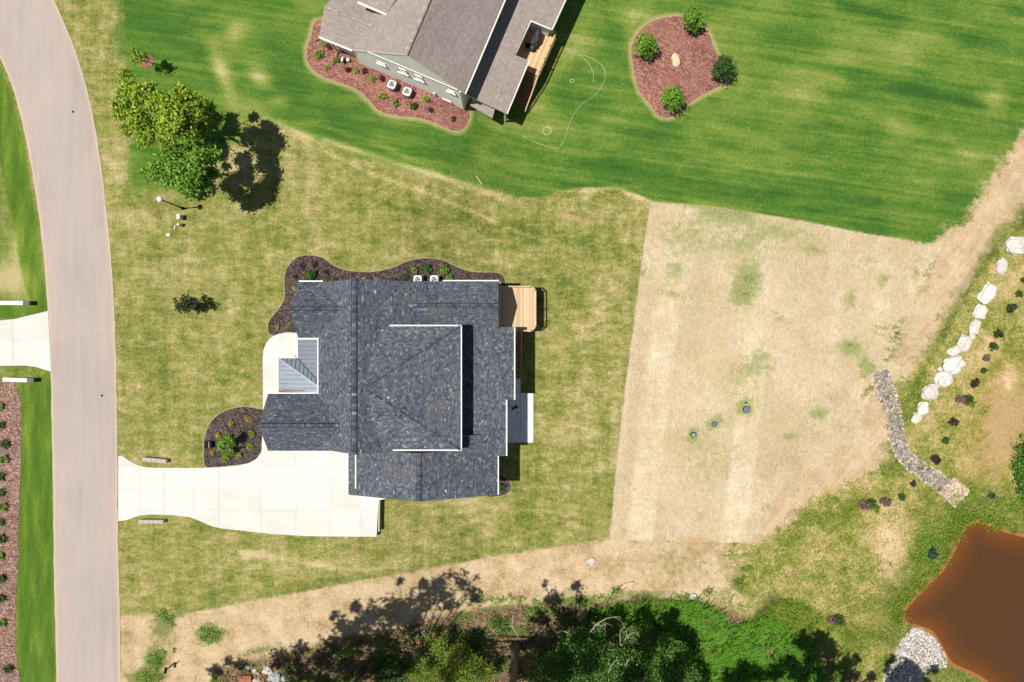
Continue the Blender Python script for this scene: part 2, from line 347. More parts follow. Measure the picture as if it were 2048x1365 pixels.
drive_px = [(236.5, 912), (246, 912.5), (256, 920), (270, 928), (288, 934), (305, 935.5), (380, 936), (414, 935.5), (470, 932), (497, 927), (513, 918), (523, 903), (530, 880), (600, 860), (800, 860), (800, 990), (757, 1001), (753, 1073.5), (620, 1072.5), (540, 1068), (500, 1063), (440, 1056.5), (420, 1051), (400, 1042), (380, 1034.5), (345, 1030), (300, 1029), (278, 1031), (258, 1038.5), (246, 1041.5), (236.5, 1041.5)]
walk_px = [(523, 905), (526, 820), (525.5, 720), (527, 700), (533, 685), (543, 674), (556, 668), (572, 665), (640, 665), (640, 880), (600, 905)]
ndrive_px = [(-120, 645), (0, 641), (30, 638), (50, 633), (75, 627), (96, 622), (99, 680), (102, 743), (88, 739), (72, 734), (50, 731), (0, 731.5), (-120, 735)]
def A(px): return sdf(GW(px), GX, GY)
d_green = A(green_px); lw = sstep((GX - -40) / 22); d_green = d_green * (.35 + .65 * lw) * np.where(GX > -25, 1 + 2 * sstep((GX + 2) / 5), 1)
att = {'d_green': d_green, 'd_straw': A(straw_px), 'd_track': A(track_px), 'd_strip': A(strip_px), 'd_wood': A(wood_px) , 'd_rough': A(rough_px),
       'd_verge': np.maximum(A(vergeL_px), A(vergeU_px)),
       'd_far': np.where(GX < -44, 1.0, -1.0) * 0 + sdf(GW([(-600, -300), (0, 110), (40, 230), (82, 450), (98, 640), (102, 740), (107, 1100), (118, 1700), (-600, 1700)]), GX, GY),
       'd_redbed': np.maximum(A(bed_red_px), A(bed_isl_px)),
       'd_drkbed': np.maximum.reduce([A(bed_n_px), A(bed_f_px), A(bed_se_px)])}
att['d_pond'] = sdf(pond_w, GX, GY)
def blobs(lst):
    out = np.zeros(GX.shape)
    for px, py, rx, ry, ang, amt in lst:
        c = G(px, py); a = math.radians(-ang); dx, dy = GX - c.x, GY - c.y
        u = (dx * math.cos(a) + dy * math.sin(a)) / (rx * PXM); v = (-dx * math.sin(a) + dy * math.cos(a)) / (ry * PXM)
        out = out + amt * np.exp(-(u * u + v * v) * 1.1)
    return out
# bare = exposed pale soil / dead turf, lush = thicker growth, clay = orange bare soil
att['bare'] = blobs([(445, 150, 14, 60, -20, .35), (470, 70, 22, 40, 20, .25), (560, 200, 22, 10, 0, .35), (1145, 110, 30, 20, 0, .2), (1100, 250, 50, 30, 0, .25), (1000, 250, 30, 14, 0, .2), (1430, 60, 40, 20, 0, .15), (1260, 60, 18, 40, 0, .25), (520, 155, 25, 18, 30, .6), (440, 130, 22, 75, -25, .22), (500, 230, 60, 22, 30, .30), (700, 300, 180, 7, 22, .2), (880, 355, 130, 6, 17, .2), (600, 268, 70, 6, 25, .5), (1180, 380, 70, 5, -4, .7), (1270, 392, 34, 5, 22, .8),
    (1130, 80, 70, 45, 0, .18), (1090, 140, 30, 60, 20, .18), (1290, 25, 60, 25, 0, .22), (1060, 190, 40, 40, 0, .2), (1500, 130, 60, 80, 0, .15), (1600, 190, 60, 45, 10, .22), (1850, 60, 60, 30, 0, .22), (1990, 200, 30, 25, 0, .40), (1930, 310, 40, 20, 20, .28), (1790, 250, 60, 22, 25, .20), (1680, 110, 35, 25, 0, .2), (1800, 100, 60, 25, 20, .22), (1000, 330, 60, 40, 20, .15),
    (480, 330, 90, 40, 0, .25), (280, 445, 40, 12, 0, .3), (1400, 620, 12, 8, 0, -.2), (150, 200, 22, 180, -15, .10), (190, 340, 12, 120, -8, .15), (220, 350, 30, 100, 0, .12), (330, 540, 80, 30, 0, .12), (1200, 620, 40, 90, 0, .12), (1150, 850, 60, 80, 0, .10), (620, 1130, 120, 18, 3, .22), (960, 1010, 80, 22, 0, .2), (500, 1110, 60, 10, 4, .25),
    (300, 1150, 50, 25, 0, .15), (20, 560, 45, 30, 0, .9), (35, 500, 16, 70, 0, .5), (1180, 1122, 25, 14, 0, .6), (1650, 1070, 35, 40, 30, .3), (1780, 1080, 50, 60, 25, .55), (1680, 980, 70, 30, -10, .3), (2010, 560, 30, 60, 0, .25), (1990, 690, 22, 22, 0, .5), (1960, 720, 25, 18, 0, .5), (2015, 760, 20, 30, 0, .6), (1780, 1110, 30, 50, 0, .4), (1940, 930, 30, 40, 45, .35), (1700, 1330, 20, 20, 0, .2)])
att['lush'] = blobs([(330, 60, 80, 80, 0, .35), (560, 120, 60, 70, 0, .25), (640, 230, 150, 40, 22, .3), (900, 310, 160, 25, 15, .3), (1180, 330, 120, 20, 5, .3), (1480, 390, 260, 22, 10, .35), (1850, 180, 150, 12, 14, .45), (1900, 70, 170, 12, 14, .5), (1700, 420, 160, 25, 12, .3), (1900, 400, 60, 40, 0, .3), (330, 330, 50, 60, 0, .3), (1000, 620, 40, 12, 0, -.1),
    (1080, 470, 140, 30, 10, .35), (820, 420, 130, 22, 12, .22), (1100, 60, 40, 90, 20, .2), (1500, 1180, 30, 25, 0, .0), (300, 1010, 70, 30, 0, .12), (300, 700, 50, 120, 0, .12), (500, 640, 40, 90, 0, .08), (1060, 560, 80, 30, 0, .15), (700, 1160, 160, 12, -8, .25), (1060, 1020, 60, 50, 0, .12), (60, 1100, 60, 600, 0, .15),
    (1500, 560, 30, 40, 0, .0)])
att['clay'] = blobs([(1130, 432, 34, 9, 10, 1.0), (1215, 432, 30, 8, 12, .6), (1085, 404, 22, 7, 5, .55), (1175, 445, 25, 6, 12, .5), (1190, 500, 90, 30, 15, .25), (1225, 530, 50, 30, 0, .25), (1400, 1035, 16, 22, 30, .7), (1385, 1078, 40, 14, 0, .6), (395, 418, 0.1, .1, 0, 0), (1045, 560, 40, 14, -15, .25), (800, 470, 10, 4, 0, .3), (880, 520, 30, 10, 0, .15),
    (2010, 860, 70, 160, 25, .8), (1990, 780, 30, 60, 0, .25), (1900, 620, 30, 200, 35, .2), (1430, 1090, 60, 20, 0, .4), (1600, 1100, 20, 20, 0, .2), (90, 1080, 8, 60, 0, .2), (320, 395, 12, 8, 0, .4), (310, 440, 20, 6, 0, .3), (1620, 930, 40, 30, -20, .4), (1400, 610, 1, 1, 0, 0)])
# green tufts growing through the straw and soil
tuf = [(1495, 562, 28, 36, 20, 1.1), (1480, 590, 26, 22, 0, .5), (1440, 430, 60, 22, 5, .7), (1560, 460, 90, 22, 8, .45), (1360, 470, 60, 40, 0, .4), (1480, 490, 80, 30, 0, .5), (1350, 540, 25, 22, 0, .6), (1345, 590, 40, 10, 10, .5), (1630, 500, 40, 15, 0, .5), (1700, 600, 14, 22, 20, .55), (1700, 695, 26, 16, 0, .95), (1735, 735, 26, 16, 40, .8),
       (1520, 715, 30, 22, 0, .55), (1500, 740, 40, 15, 0, .4), (1490, 815, 16, 20, 0, .95), (1428, 845, 26, 15, -30, .7), (1386, 870, 11, 14, 0, 1.0), (1637, 826, 22, 14, 0, .85), (1580, 873, 20, 8, -8, .75), (1420, 920, 60, 60, 0, .28), (1480, 770, 50, 40, 0, .25), (1560, 640, 12, 10, 0, .5), (1286, 545, 8, 8, 0, .7), (1765, 560, 14, 20, 30, .5), (1830, 545, 10, 22, -30, .5), (1750, 660, 8, 40, 20, .35),
       (420, 1268, 32, 22, -10, .9), (325, 1255, 25, 35, 20, .7), (340, 1228, 30, 10, 0, .9), (310, 1320, 24, 22, 0, 1.1), (290, 1355, 40, 14, 0, 1.1), (520, 1300, 60, 10, -15, .5), (700, 1278, 60, 12, -10, .6), (1000, 1215, 40, 8, -5, .7), (1140, 1200, 60, 14, 0, .6), (1290, 1190, 60, 10, 0, .7), (1475, 1166, 12, 10, 0, 1.2), (1390, 1130, 80, 40, 0, .22), (1330, 1120, 50, 30, 0, .12),
       (1480, 1140, 30, 60, 0, .3), (1800, 870, 14, 70, 15, .5), (1840, 800, 20, 50, 10, .4), (1920, 600, 12, 150, 28, .9), (1985, 495, 12, 40, 30, .9), (1845, 700, 30, 14, 40, .4), (1740, 520, 20, 8, 0, .4), (1900, 560, 30, 12, 0, .12), (1470, 425, 30, 9, 10, 1.0), (1390, 410, 60, 6, 5, .5), (1290, 412, 10, 6, 0, 1.), (1500, 610, 60, 8, 10, .25), (1540, 1020, 20, 14, 0, .3), (1580, 430, 1, 1, 0, 0), (2040, 430, 20, 60, 30, .6)]
att['tuft'] = blobs(tuf)
def pline(px, wpx):
    w_ = GW(px); d = np.full(GX.shape, 1e9)
    for i in range(len(w_) - 1):
        ax, ay = w_[i]; ex, ey = w_[i + 1][0] - ax, w_[i + 1][1] - ay; t_ = np.clip(((GX - ax) * ex + (GY - ay) * ey) / (ex * ex + ey * ey), 0, 1)
        d = np.minimum(d, np.hypot(GX - ax - ex * t_, GY - ay - ey * t_))
    return np.exp(-(d / (wpx * PXM)) ** 2)
for px_, w_, am in [([(565, 262), (640, 298), (740, 345), (850, 385), (960, 430), (1040, 465), (1140, 500)], 3.5, .36), ([(650, 280), (760, 315), (870, 350), (960, 376), (1010, 400)], 5, .34), ([(480, 1103), (600, 1125), (700, 1140), (790, 1135)], 4, .35),
                    ([(620, 500), (660, 488), (700, 492)], 4, .25), ([(560, 240), (640, 250), (760, 290), (880, 345)], 5, .2), ([(218, 432), (290, 428)], 8, .35), ([(1246, 505), (1262, 440), (1290, 410)], 4, .2)]:
    att['bare'] += am * pline(px_, w_)
def pdark(px, w_, am): att['lush'] += am * pline(px, w_)
pdark([(1700, 160), (1800, 178), (1900, 200), (1965, 215)], 10, .5); pdark([(1680, 10), (1800, 35), (1900, 60), (2010, 85)], 12, .6); pdark([(1380, 340), (1550, 370), (1750, 400)], 16, .25); pdark([(420, 60), (400, 110), (430, 170), (500, 230)], 14, .3)
pdark([(1100, 385), (1180, 370), (1260, 378)], 12, .3); pdark([(470, 60), (520, 40), (620, 30)], 20, -.3)
for k, v in att.items():
    a = me.attributes.new(k, 'FLOAT', 'POINT'); a.data.foreach_set('value', v.reshape(-1).astype(np.float32))
t = NT('ground_cover')
e1 = t.noise(1.1, 4, .65); e2 = t.noise(5, 3, .6); e3 = t.noise(.35, 4, .6)
fine = t.noise(3.2, 3, .6); grain = t.rng(t.noise(4.6, 4, .9), .33, .67)
sx0n = t.n('ShaderNodeSeparateXYZ'); t.put(sx0n.inputs[0], t.pos()); sx0 = sx0n.outputs[0]
def edge(d, wdt=.25, amp=.8, big=0, amp2=.3):
    v = t.add(t.attr(d) if isinstance(d, str) else d, t.mul(t.add(e1, -.5), amp)); v = t.add(v, t.mul(t.add(e2, -.5), amp2))
    if big: v = t.add(v, t.mul(t.add(e3, -.5), big))
    return t.rng(v, -wdt, wdt, 0, 1, True)
bare = t.attr('bare'); lush = t.attr('lush'); clay = t.attr('clay'); tuft = t.attr('tuft')
GRN = lambda a: t.mul(t.add(grain, -.5), a)
# turf (thin, sun-scorched)
m1 = t.noise(1.0, 5, .68, t.map(t.pos(), (.6, 1.3, 1), .03)); m2 = t.noise(.22, 3, .55); m2b = t.noise(.7, 3, .55, t.map(t.pos(), (1.7, .35, 1), -.03))
def sod(sx_, sy_, off):
    sp = t.n('ShaderNodeSeparateXYZ'); t.put(sp.inputs[0], t.map(t.pos(), (sx_, sy_, 1), .02, (off, off * .7, 0)))
    cb = t.n('ShaderNodeCombineXYZ'); t.put(cb.inputs[0], t.m_('FLOOR', sp.outputs[0])); t.put(cb.inputs[1], t.m_('FLOOR', sp.outputs[1]))
    w2 = t.n('ShaderNodeTexWhiteNoise'); w2.noise_dimensions = '2D'; t.put(w2.inputs['Vector'], cb.outputs[0]); return t.add(w2.outputs[0], -.5)
tv = t.add(t.add(t.mul(m1, .56), t.mul(m2, .26)), t.add(t.mul(fine, .34), t.mul(m2b, .24))); tv = t.add(tv, -.134)
tv = t.add(tv, t.add(t.mul(sod(.75, 1.8, 3.3), .05), t.mul(sod(1.7, .6, 9.1), .05)))
tv = t.add(tv, t.add(t.mul(bare, .38), t.mul(lush, -.34))); tv = t.add(tv, GRN(.17))
turf = t.ramp(tv, [(.36, (.068, .100, .018)), (.47, (.135, .160, .034)), (.57, (.218, .212, .060)), (.66, (.315, .270, .112)), (.80, (.47, .375, .21))])
orange = t.rng(t.noise(.5, 4, .6, t.map(t.pos(), (.5, 1.2, 1), 0, (31, 7, 0))), .56, .74)
turf = t.mix(t.mul(orange, .30), turf, (.27, .20, .055))
# lush lawn
g1 = t.noise(.5, 5, .6, t.map(t.pos(), (.45, 1.5, 1), .17)); g2 = t.noise(.16, 3, .6); g3 = t.noise(1, 2, .5, t.map(t.pos(), (.06, 1.9, 1), .15))
gv = t.add(t.add(t.mul(g1, .36), t.mul(g2, .26)), t.add(t.mul(fine, .22), t.mul(g3, .26))); gv = t.add(gv, -.032); gv = t.add(gv, t.add(t.mul(bare, .55), t.mul(lush, -.20))); gv = t.add(gv, GRN(.09))
lawn = t.ramp(gv, [(.36, (.030, .090, .015)), (.48, (.062, .140, .019)), (.57, (.115, .185, .028)), (.67, (.190, .228, .052)), (.90, (.44, .39, .20))])
# straw erosion blanket, laid in strips
sx = t.n('ShaderNodeSeparateXYZ'); t.put(sx.inputs[0], t.pos()); sxx = t.add(sx.outputs[0], t.mul(sx.outputs[1], -.122)); sxx = t.add(sxx, t.mul(t.add(t.noise(.5, 2), -.5), .25))
wn = t.n('ShaderNodeTexWhiteNoise'); wn.noise_dimensions = '1D'; t.put(wn.inputs['W'], t.m_('FLOOR', t.mul(sxx, .41)))
def band(a_, b_, e_=.3): return t.mul(t.rng(sxx, a_ - e_, a_ + e_), t.rng(sxx, b_ - e_, b_ + e_, 1, 0))
south = t.rng(t.add(sx.outputs[1], t.mul(t.add(e3, -.5), 10)), 6, -1)
bands = t.mul(t.add(t.add(band(14.3, 17.0), t.mul(band(24.1, 26.7), .9)), t.add(t.mul(band(12.3, 13.0), .35), t.mul(band(20.3, 20.9), .25))), t.add(t.mul(south, .8), .2))
fib = t.map(t.pos(), (2.6, .8, 1), .122); st = t.noise(2.0, 5, .75, fib); stf = t.noise(4.5, 4, .85, t.map(t.pos(), (2.2, 1, 1), .122))
sv = t.add(t.add(t.mul(wn.outputs[0], .05), t.mul(t.mul(bands, t.rng(t.noise(.6, 4, .7), .3, .6, .25, 1)), .15)), t.add(t.mul(st, .50), t.mul(t.noise(.22, 4, .65), .55)))
straw = t.ramp(t.add(sv, GRN(.16)), [(.32, (.29, .225, .125)), (.52, (.445, .352, .228)), (.66, (.545, .445, .31)), (.88, (.66, .58, .445))])
straw = t.mix(t.mul(t.rng(t.noise(.9, 5, .75, t.map(t.pos(), (1, 1, 1), 0, (19, 14, 0))), .5, .66), t.rng(sx.outputs[1], -6, 12, .12, .5)), straw, (.34, .33, .13))
straw = t.mix(t.mul(t.rng(t.noise(.35, 4, .6, t.map(t.pos(), (1.6, .6, 1), .122, (3, 1, 0))), .5, .62), .35), straw, (.46, .335, .215))
straw = t.mix(t.rng(t.noise(.18, 3, .6, t.map(t.pos(), (1, 1, 1), 0, (9, 4, 0))), .52, .68, 0, .4), straw, (.44, .35, .20))
straw = t.bright(straw, t.rng(stf, .25, .75, .80, 1.16))
tufn = t.noise(1.6, 4, .7)
tf = t.rng(t.add(t.add(t.mul(tuft, .62), t.mul(tufn, .9)), GRN(.55)), .56, .76, 0, 1)
tcol = t.ramp(t.add(t.mul(grain, .8), t.mul(fine, .2)), [(.35, (.10, .15, .03)), (.65, (.26, .29, .09))])
straw = t.mix(t.mul(tf, .75), straw, tcol)
# bare tan soil
dv = t.add(t.add(t.mul(t.noise(.45, 5, .68), .62), t.mul(fine, .32)), t.mul(grain, .16)); dv = t.add(dv, -.02)
dirt = t.ramp(dv, [(.34, (.20, .135, .060)), (.46, (.37, .27, .145)), (.56, (.49, .365, .225)), (.74, (.61, .48, .33))])
dirt = t.mix(t.mul(t.rng(clay, .1, .9), .6), dirt, (.37, .235, .125))
dirt = t.mix(t.mul(tf, .8), dirt, t.mix(grain, (.045, .085, .014), (.15, .19, .04)))
# pinkish track
track = t.mix(.45, dirt, (.50, .36, .245)); 
rut = t.noise(1.2, 3, .5, t.map(t.pos(), (.12, 1.6, 1), -.93)); track = t.bright(track, t.rng(rut, .3, .7, .90, 1.08))
# rough meadow
r1 = t.noise(.5, 5, .68); r2 = t.noise(.13, 3, .6)
rv = t.add(t.add(t.mul(t.noise(.6, 6, .76), .66), t.mul(r2, .44)), t.add(t.mul(fine, .2), GRN(.24))); rv = t.add(rv, -.112); rv = t.add(rv, t.mul(bare, .28)); rv = t.add(rv, t.mul(tuft, -.25))
rough = t.ramp(rv, [(.34, (.045, .078, .012)), (.45, (.105, .140, .022)), (.53, (.19, .205, .040)), (.60, (.31, .255, .090)), (.70, (.47, .34, .175)), (.85, (.58, .44, .27))])
rough = t.mix(t.mul(t.mul(t.rng(clay, .05, .7), t.rng(e1, .35, .6)), .75), rough, (.30, .185, .05))
bank = t.rng(t.add(t.attr('d_pond'), t.mul(t.add(e1, -.5), 3)), -4.5, -1.5)
rough = t.mix(t.mul(bank, .75), rough, t.ramp(t.add(fine, GRN(.2)), [(.3, (.04, .055, .012)), (.55, (.11, .15, .022)), (.75, (.20, .22, .05))]))
rough = t.mix(t.rng(t.attr('d_pond'), -.15, .15), rough, (.30, .13, .04))
# woodland litter
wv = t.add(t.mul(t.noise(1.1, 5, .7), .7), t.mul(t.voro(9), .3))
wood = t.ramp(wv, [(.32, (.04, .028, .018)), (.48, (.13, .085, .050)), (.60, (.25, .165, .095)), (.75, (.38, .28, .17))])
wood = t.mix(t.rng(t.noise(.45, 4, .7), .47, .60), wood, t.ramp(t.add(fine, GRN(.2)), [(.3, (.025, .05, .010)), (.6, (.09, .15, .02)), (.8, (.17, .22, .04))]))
# verge: very green band along the kerbless road
vv = t.add(t.add(t.mul(t.noise(.5, 4, .6, t.map(t.pos(), (2, .35, 1))), .7), t.mul(fine, .2)), GRN(.1)); vv = t.add(vv, t.mul(bare, .4))
verge = t.ramp(vv, [(.30, (.045, .10, .012)), (.48, (.085, .155, .017)), (.62, (.16, .22, .03)), (.85, (.34, .30, .12))])
farc = t.mix(.5, verge, turf)
c = t.mix(edge('d_green', .35, .9, 1.2), turf, lawn)
c = t.mix(edge('d_far', .2, .2), c, farc)
c = t.mix(edge('d_verge', .2, .4), c, verge)
c = t.mix(edge('d_rough', .9, 7.0, 10, 3.5), c, rough)
c = t.mix(edge(t.m_('MINIMUM', t.add(t.attr('d_strip'), t.mul(t.mul(t.add(e2, -.5), 3), t.rng(sx0, 10, 20))), t.add(t.mul(t.add(sx0, -23.2), -1), t.mul(t.add(t.noise(.6, 5, .8), -.5), 22))), .15, .55, 0, .6), c, dirt)
c = t.mix(edge('d_track', .8, 4.5, 4, 2.0), c, track)
rg_ = t.mul(t.rng(sxx, 27, 32), t.rng(sx.outputs[1], 10.5, 5.5)); c = t.mix(edge(t.add(t.attr('d_straw'), t.mul(rg_, t.add(t.mul(t.add(t.noise(.45, 5, .75), -.5), 20), -1.2))), .12, .3, 0, .3), c, straw)
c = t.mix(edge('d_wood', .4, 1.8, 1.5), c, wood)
c = t.mix(t.mul(t.rng(t.add(clay, t.mul(t.add(e1, -.5), .9)), .42, .75), .8), c, t.mix(grain, (.33, .21, .10), (.45, .31, .17)))
# pale trimmed rims round the red beds, soil trench round the dark ones
rim = t.mul(t.rng(t.add(t.attr('d_redbed'), t.mul(t.add(e1, -.5), .5)), -.55, -.15), .75); c = t.mix(rim, c, (.36, .29, .14))
rim = t.mul(t.rng(t.add(t.attr('d_drkbed'), t.mul(t.add(e2, -.5), .15)), -.17, -.05), .8); c = t.mix(rim, c, (.30, .24, .13))
hg = t.noise(6.5, 4, .9)
c = t.bright(c, t.rng(hg, .33, .67, .78, 1.24))
M['ground'] = t.done(c, .95, t.bump(t.add(t.mul(grain, .7), t.mul(hg, .5)), .55, .06), .1)
me.materials.append(M['ground'])
tag(link('ground', me), kind='structure')
# ------------------------------------------------------------------ draped sheets
def drape(name, px, dz, mat, spacing=.5, kind='structure', dome=0, skirt=.0, parent=None):
    poly = GW(px); n = len(poly); pts = [Vector(p) for p in poly]
    pa = np.array(poly); x0, y0 = pa.min(0); x1, y1 = pa.max(0)
    gx, gy = np.meshgrid(np.arange(x0, x1, spacing), np.arange(y0, y1, spacing)); gx = gx + RNG.uniform(-.1, .1, gx.shape) * spacing
    s = sdf(poly, gx, gy); k = s > spacing * .35
    for a, b in zip(gx[k], gy[k]): pts.append(Vector((a, b)))
    vs, es, fs, *_ = delaunay_2d_cdt(pts, [(i, (i + 1) % n) for i in range(n)], [list(range(n))], 1, 1e-5)
    va = np.array([(q.x, q.y) for q in vs]); sd_ = sdf(poly, va[:, 0], va[:, 1]); z = T(va[:, 0], va[:, 1]) + dz
    if dome: z = z + dome * sstep(sd_ / .9)
    b = MB(); b.v = [(va[i, 0], va[i, 1], z[i]) for i in range(len(va))]; b.f = [list(f) for f in fs]; b.a = [.5] * len(b.f); b.mi = [0] * len(b.f)
    if skirt:
        loop = [(x, y, float(T(x, y)) + dz) for x, y in poly]
        for i in range(n):
            p, q = loop[i], loop[(i + 1) % n]; b.face([p, q, (q[0], q[1], q[2] - skirt), (p[0], p[1], p[2] - skirt)])
    o = b.build(name, mat, parent, smooth=False); tag(o, kind=kind)
    o.data.polygons.foreach_set('use_smooth', [len(p.vertices) == 3 for p in o.data.polygons])
    return o
# road (ruled sheet with a cross-width attribute)
Le = cr([(-330, -300), (-150, -110), (-80, -20), (-18, 80), (20, 160), (42, 235), (62, 330), (78, 430), (89, 530), (96, 620), (100, 700), (103, 800), (105, 920), (107, 1050), (109, 1180), (112, 1300), (114, 1420), (118, 1700), (130, 3000)], 5, False)
Re = cr([(-190, -390), (0, -190), (60, -85), (108, 0), (147, 90), (172, 170), (190, 250), (204, 340), (214, 430), (222, 510), (228, 600), (232, 700), (234, 800), (235, 920), (236, 1050), (239, 1180), (241, 1300), (243, 1420), (248, 1700), (262, 3000)], 5, False)
Le = np.array(Le); Re = np.array(Re); n = 200
def resamp(a, n):
    d = np.r_[0, np.cumsum(np.hypot(*np.diff(a, axis=0).T))]; s = np.linspace(0, d[-1], n); return np.stack([np.interp(s, d, a[:, 0]), np.interp(s, d, a[:, 1])], 1)
Lr, Rr = resamp(Le, n), resamp(Re, n); K = 24; rv_, ru = [], []
for i in range(n):
    l = G(*Lr[i]); r = G(*Rr[i]); wob = random.gauss(0, .018)
    for k in range(K + 1):
        s = k / K; p = l.lerp(r, s); cr_ = .06 * (1 - (2 * s - 1) ** 2)
        if k in (0, K): p.x += wob
        rv_.append((p.x, p.y, float(T(p.x, p.y)) + .03 + cr_)); ru.append(abs(2 * s - 1))
rf = [(i * (K + 1) + k, (i + 1) * (K + 1) + k, (i + 1) * (K + 1) + k + 1, i * (K + 1) + k + 1) for i in range(n - 1) for k in range(K)]
rm = bpy.data.meshes.new('road'); rm.from_pydata(rv_, [], rf); a = rm.attributes.new('u', 'FLOAT', 'POINT'); a.data.foreach_set('value', ru); rm.materials.append(M['road'])
tag(link('road', rm), kind='structure')
for px, py, r, lb in [(205, 791, .11, 'small dark valve cover in the road below the neighbouring driveway'), (147, 224, .11, 'small dark valve cover in the upper bend of the road')]:
    b = MB(); c_ = G(px, py); b.lathe((c_.x, c_.y, c_.z + .06), [(r, 0), (r, .035), (r * .8, .04)], 12); o = b.build('valve_cover', M['black']); tag(o, lb, 'valve cover')
# concrete drives, cast in panels
def clip_poly(poly, a, b, c):           # keep a x + b y <= c
    out = []
    for i in range(len(poly)):
        p, q = poly[i], poly[(i + 1) % len(poly)]; fp, fq = a * p[0] + b * p[1] - c, a * q[0] + b * q[1] - c
        if fp <= 0: out.append(p)
        if (fp < 0 < fq) or (fq < 0 < fp):
            s = fp / (fp - fq); out.append((p[0] + (q[0] - p[0]) * s, p[1] + (q[1] - p[1]) * s))
    return out
def parea(p): return .5 * sum(p[i][0] * p[(i + 1) % len(p)][1] - p[(i + 1) % len(p)][0] * p[i][1] for i in range(len(p)))
from mathutils.geometry import tessellate_polygon
def slab(name, poly, zf, th, mat, parent=None, a=.5):
    """poly world xy; zf(x,y) top"""
    if parea(poly) < 0: poly = poly[::-1]
    q = [poly[0]]
    for p in poly[1:]:
        if math.hypot(p[0] - q[-1][0], p[1] - q[-1][1]) > .01: q.append(p)
    poly = q
    if len(poly) < 3: return None
    b = MB(); top = [Vector((x, y, zf(x, y))) for x, y in poly]; tris = tessellate_polygon([[Vector((x, y, 0)) for x, y in poly]])
    for t3 in tris:
        pt = [top[i] for i in t3]
        if (pt[1] - pt[0]).cross(pt[2] - pt[0]).z < 0: pt = pt[::-1]
        b.face(pt, a)
    for i in range(len(top)):
        p, r = top[i], top[(i + 1) % len(top)]; b.face([p, r, r - Vector((0, 0, th)), p - Vector((0, 0, th))], a)
    return b.build(name, mat, parent)
def paved(name, px, xcuts, ycuts, z, th, label=None, tilt=0):
    poly = [tuple(P(x, y, z)[:2]) for x, y in px]
    root = bpy.data.objects.new(name, None); COL.objects.link(root); tag(root, kind='structure'); root.location = P(px[0][0], px[0][1], z)
    slab('base_course', poly, lambda x, y: z - .035, th, M['joint'], root)
    g = .008
    for i in range(len(xcuts) - 1):
        for j in range(len(ycuts) - 1):
            xa = P(xcuts[i], 0, z).x + g; xb = P(xcuts[i + 1], 0, z).x - g; yb = P(0, ycuts[j], z).y - g; ya = P(0, ycuts[j + 1], z).y + g
            q = clip_poly(clip_poly(clip_poly(clip_poly(poly, 1, 0, xb), -1, 0, -xa), 0, 1, yb), 0, -1, -ya)
            if len(q) >= 3 and abs(parea(q)) > .05: slab('concrete_slab', q, lambda x, y: z, .03, M['concrete'], root, a=random.random())
    return root
paved('driveway', drive_px, [200, 279, 329, 388, 437, 522, 592, 660, 720, 820], [850, 931, 978, 1020, 1100], .06, 1.2)
paved('front_walk', walk_px, [500, 560, 600, 660], [640, 700, 735, 770, 806, 842, 878, 912], .10, .3)
paved('neighbour_driveway', ndrive_px, [-150, -60, 25, 120], [600, 681, 760], .06, .3)
# driveway edge retaining board
b = MB(); p0 = P(757, 1001, .05); p1 = P(756, 1063, .05)
b.bar((p0.x + .08, p0.y, -.35), (p1.x + .08, p1.y, -.35), .14, .9); o = b.build('retaining_wall', M['stone_cap']); tag(o, 'low retaining wall along the right edge of the white driveway', 'wall')
# mulch beds
drape('mulch', bed_red_px, .03, M['mulch_red'], .5, 'stuff', .08); drape('mulch', bed_isl_px, .03, M['mulch_red'], .5, 'stuff', .16)
drape('mulch', bed_n_px, .02, M['mulch_dark'], .45, 'stuff', .09); drape('mulch', bed_f_px, .02, M['mulch_dark'], .45, 'stuff', .10)
drape('mulch', bed_se_px, .02, M['mulch_dark'], .4, 'stuff', .08); drape('mulch', bed_l_px, .02, M['pinestraw'], .5, 'stuff', .12)
drape('mulch', ring1_px, .02, M['mulch_red'], .3, 'stuff', .08); drape('mulch', ring2_px, .02, M['mulch_dark'], .3, 'stuff', .05)
# pond
wm = NT('muddy_water'); dd = wm.attr('dep'); dd2 = wm.add(dd, wm.mul(wm.add(wm.noise(.5, 3), -.5), .7))
colw = wm.ramp(wm.rng(dd2, -.3, 2.8), [(0, (.21, .085, .022)), (.20, (.145, .052, .014)), (.55, (.100, .040, .013)), (1, (.072, .034, .014))])
M['water'] = wm.done(colw, .12, wm.bump(wm.noise(3, 2), .05, .02), .2)
pw2 = [tuple(p) for p in pond_w]; pts = [Vector(p) for p in pw2]; gx, gy = np.meshgrid(np.arange(36, 58, .4), np.arange(-42, -19, .4)); s_ = sdf(pw2, gx, gy); k = s_ > .15
for a_, b_ in zip(gx[k], gy[k]): pts.append(Vector((a_, b_)))
vs, es, fs, *_ = delaunay_2d_cdt(pts, [(i, (i + 1) % len(pw2)) for i in range(len(pw2))], [list(range(len(pw2)))], 1, 1e-5)
pm = bpy.data.meshes.new('pond_water'); pm.from_pydata([(q.x, q.y, POND_Z) for q in vs], [], [list(f) for f in fs])
pa_ = np.array([(q.x, q.y) for q in vs]); a = pm.attributes.new('dep', 'FLOAT', 'POINT'); a.data.foreach_set('value', sdf(pw2, pa_[:, 0], pa_[:, 1])); pm.materials.append(M['water'])
tag(link('pond_water', pm), kind='structure')
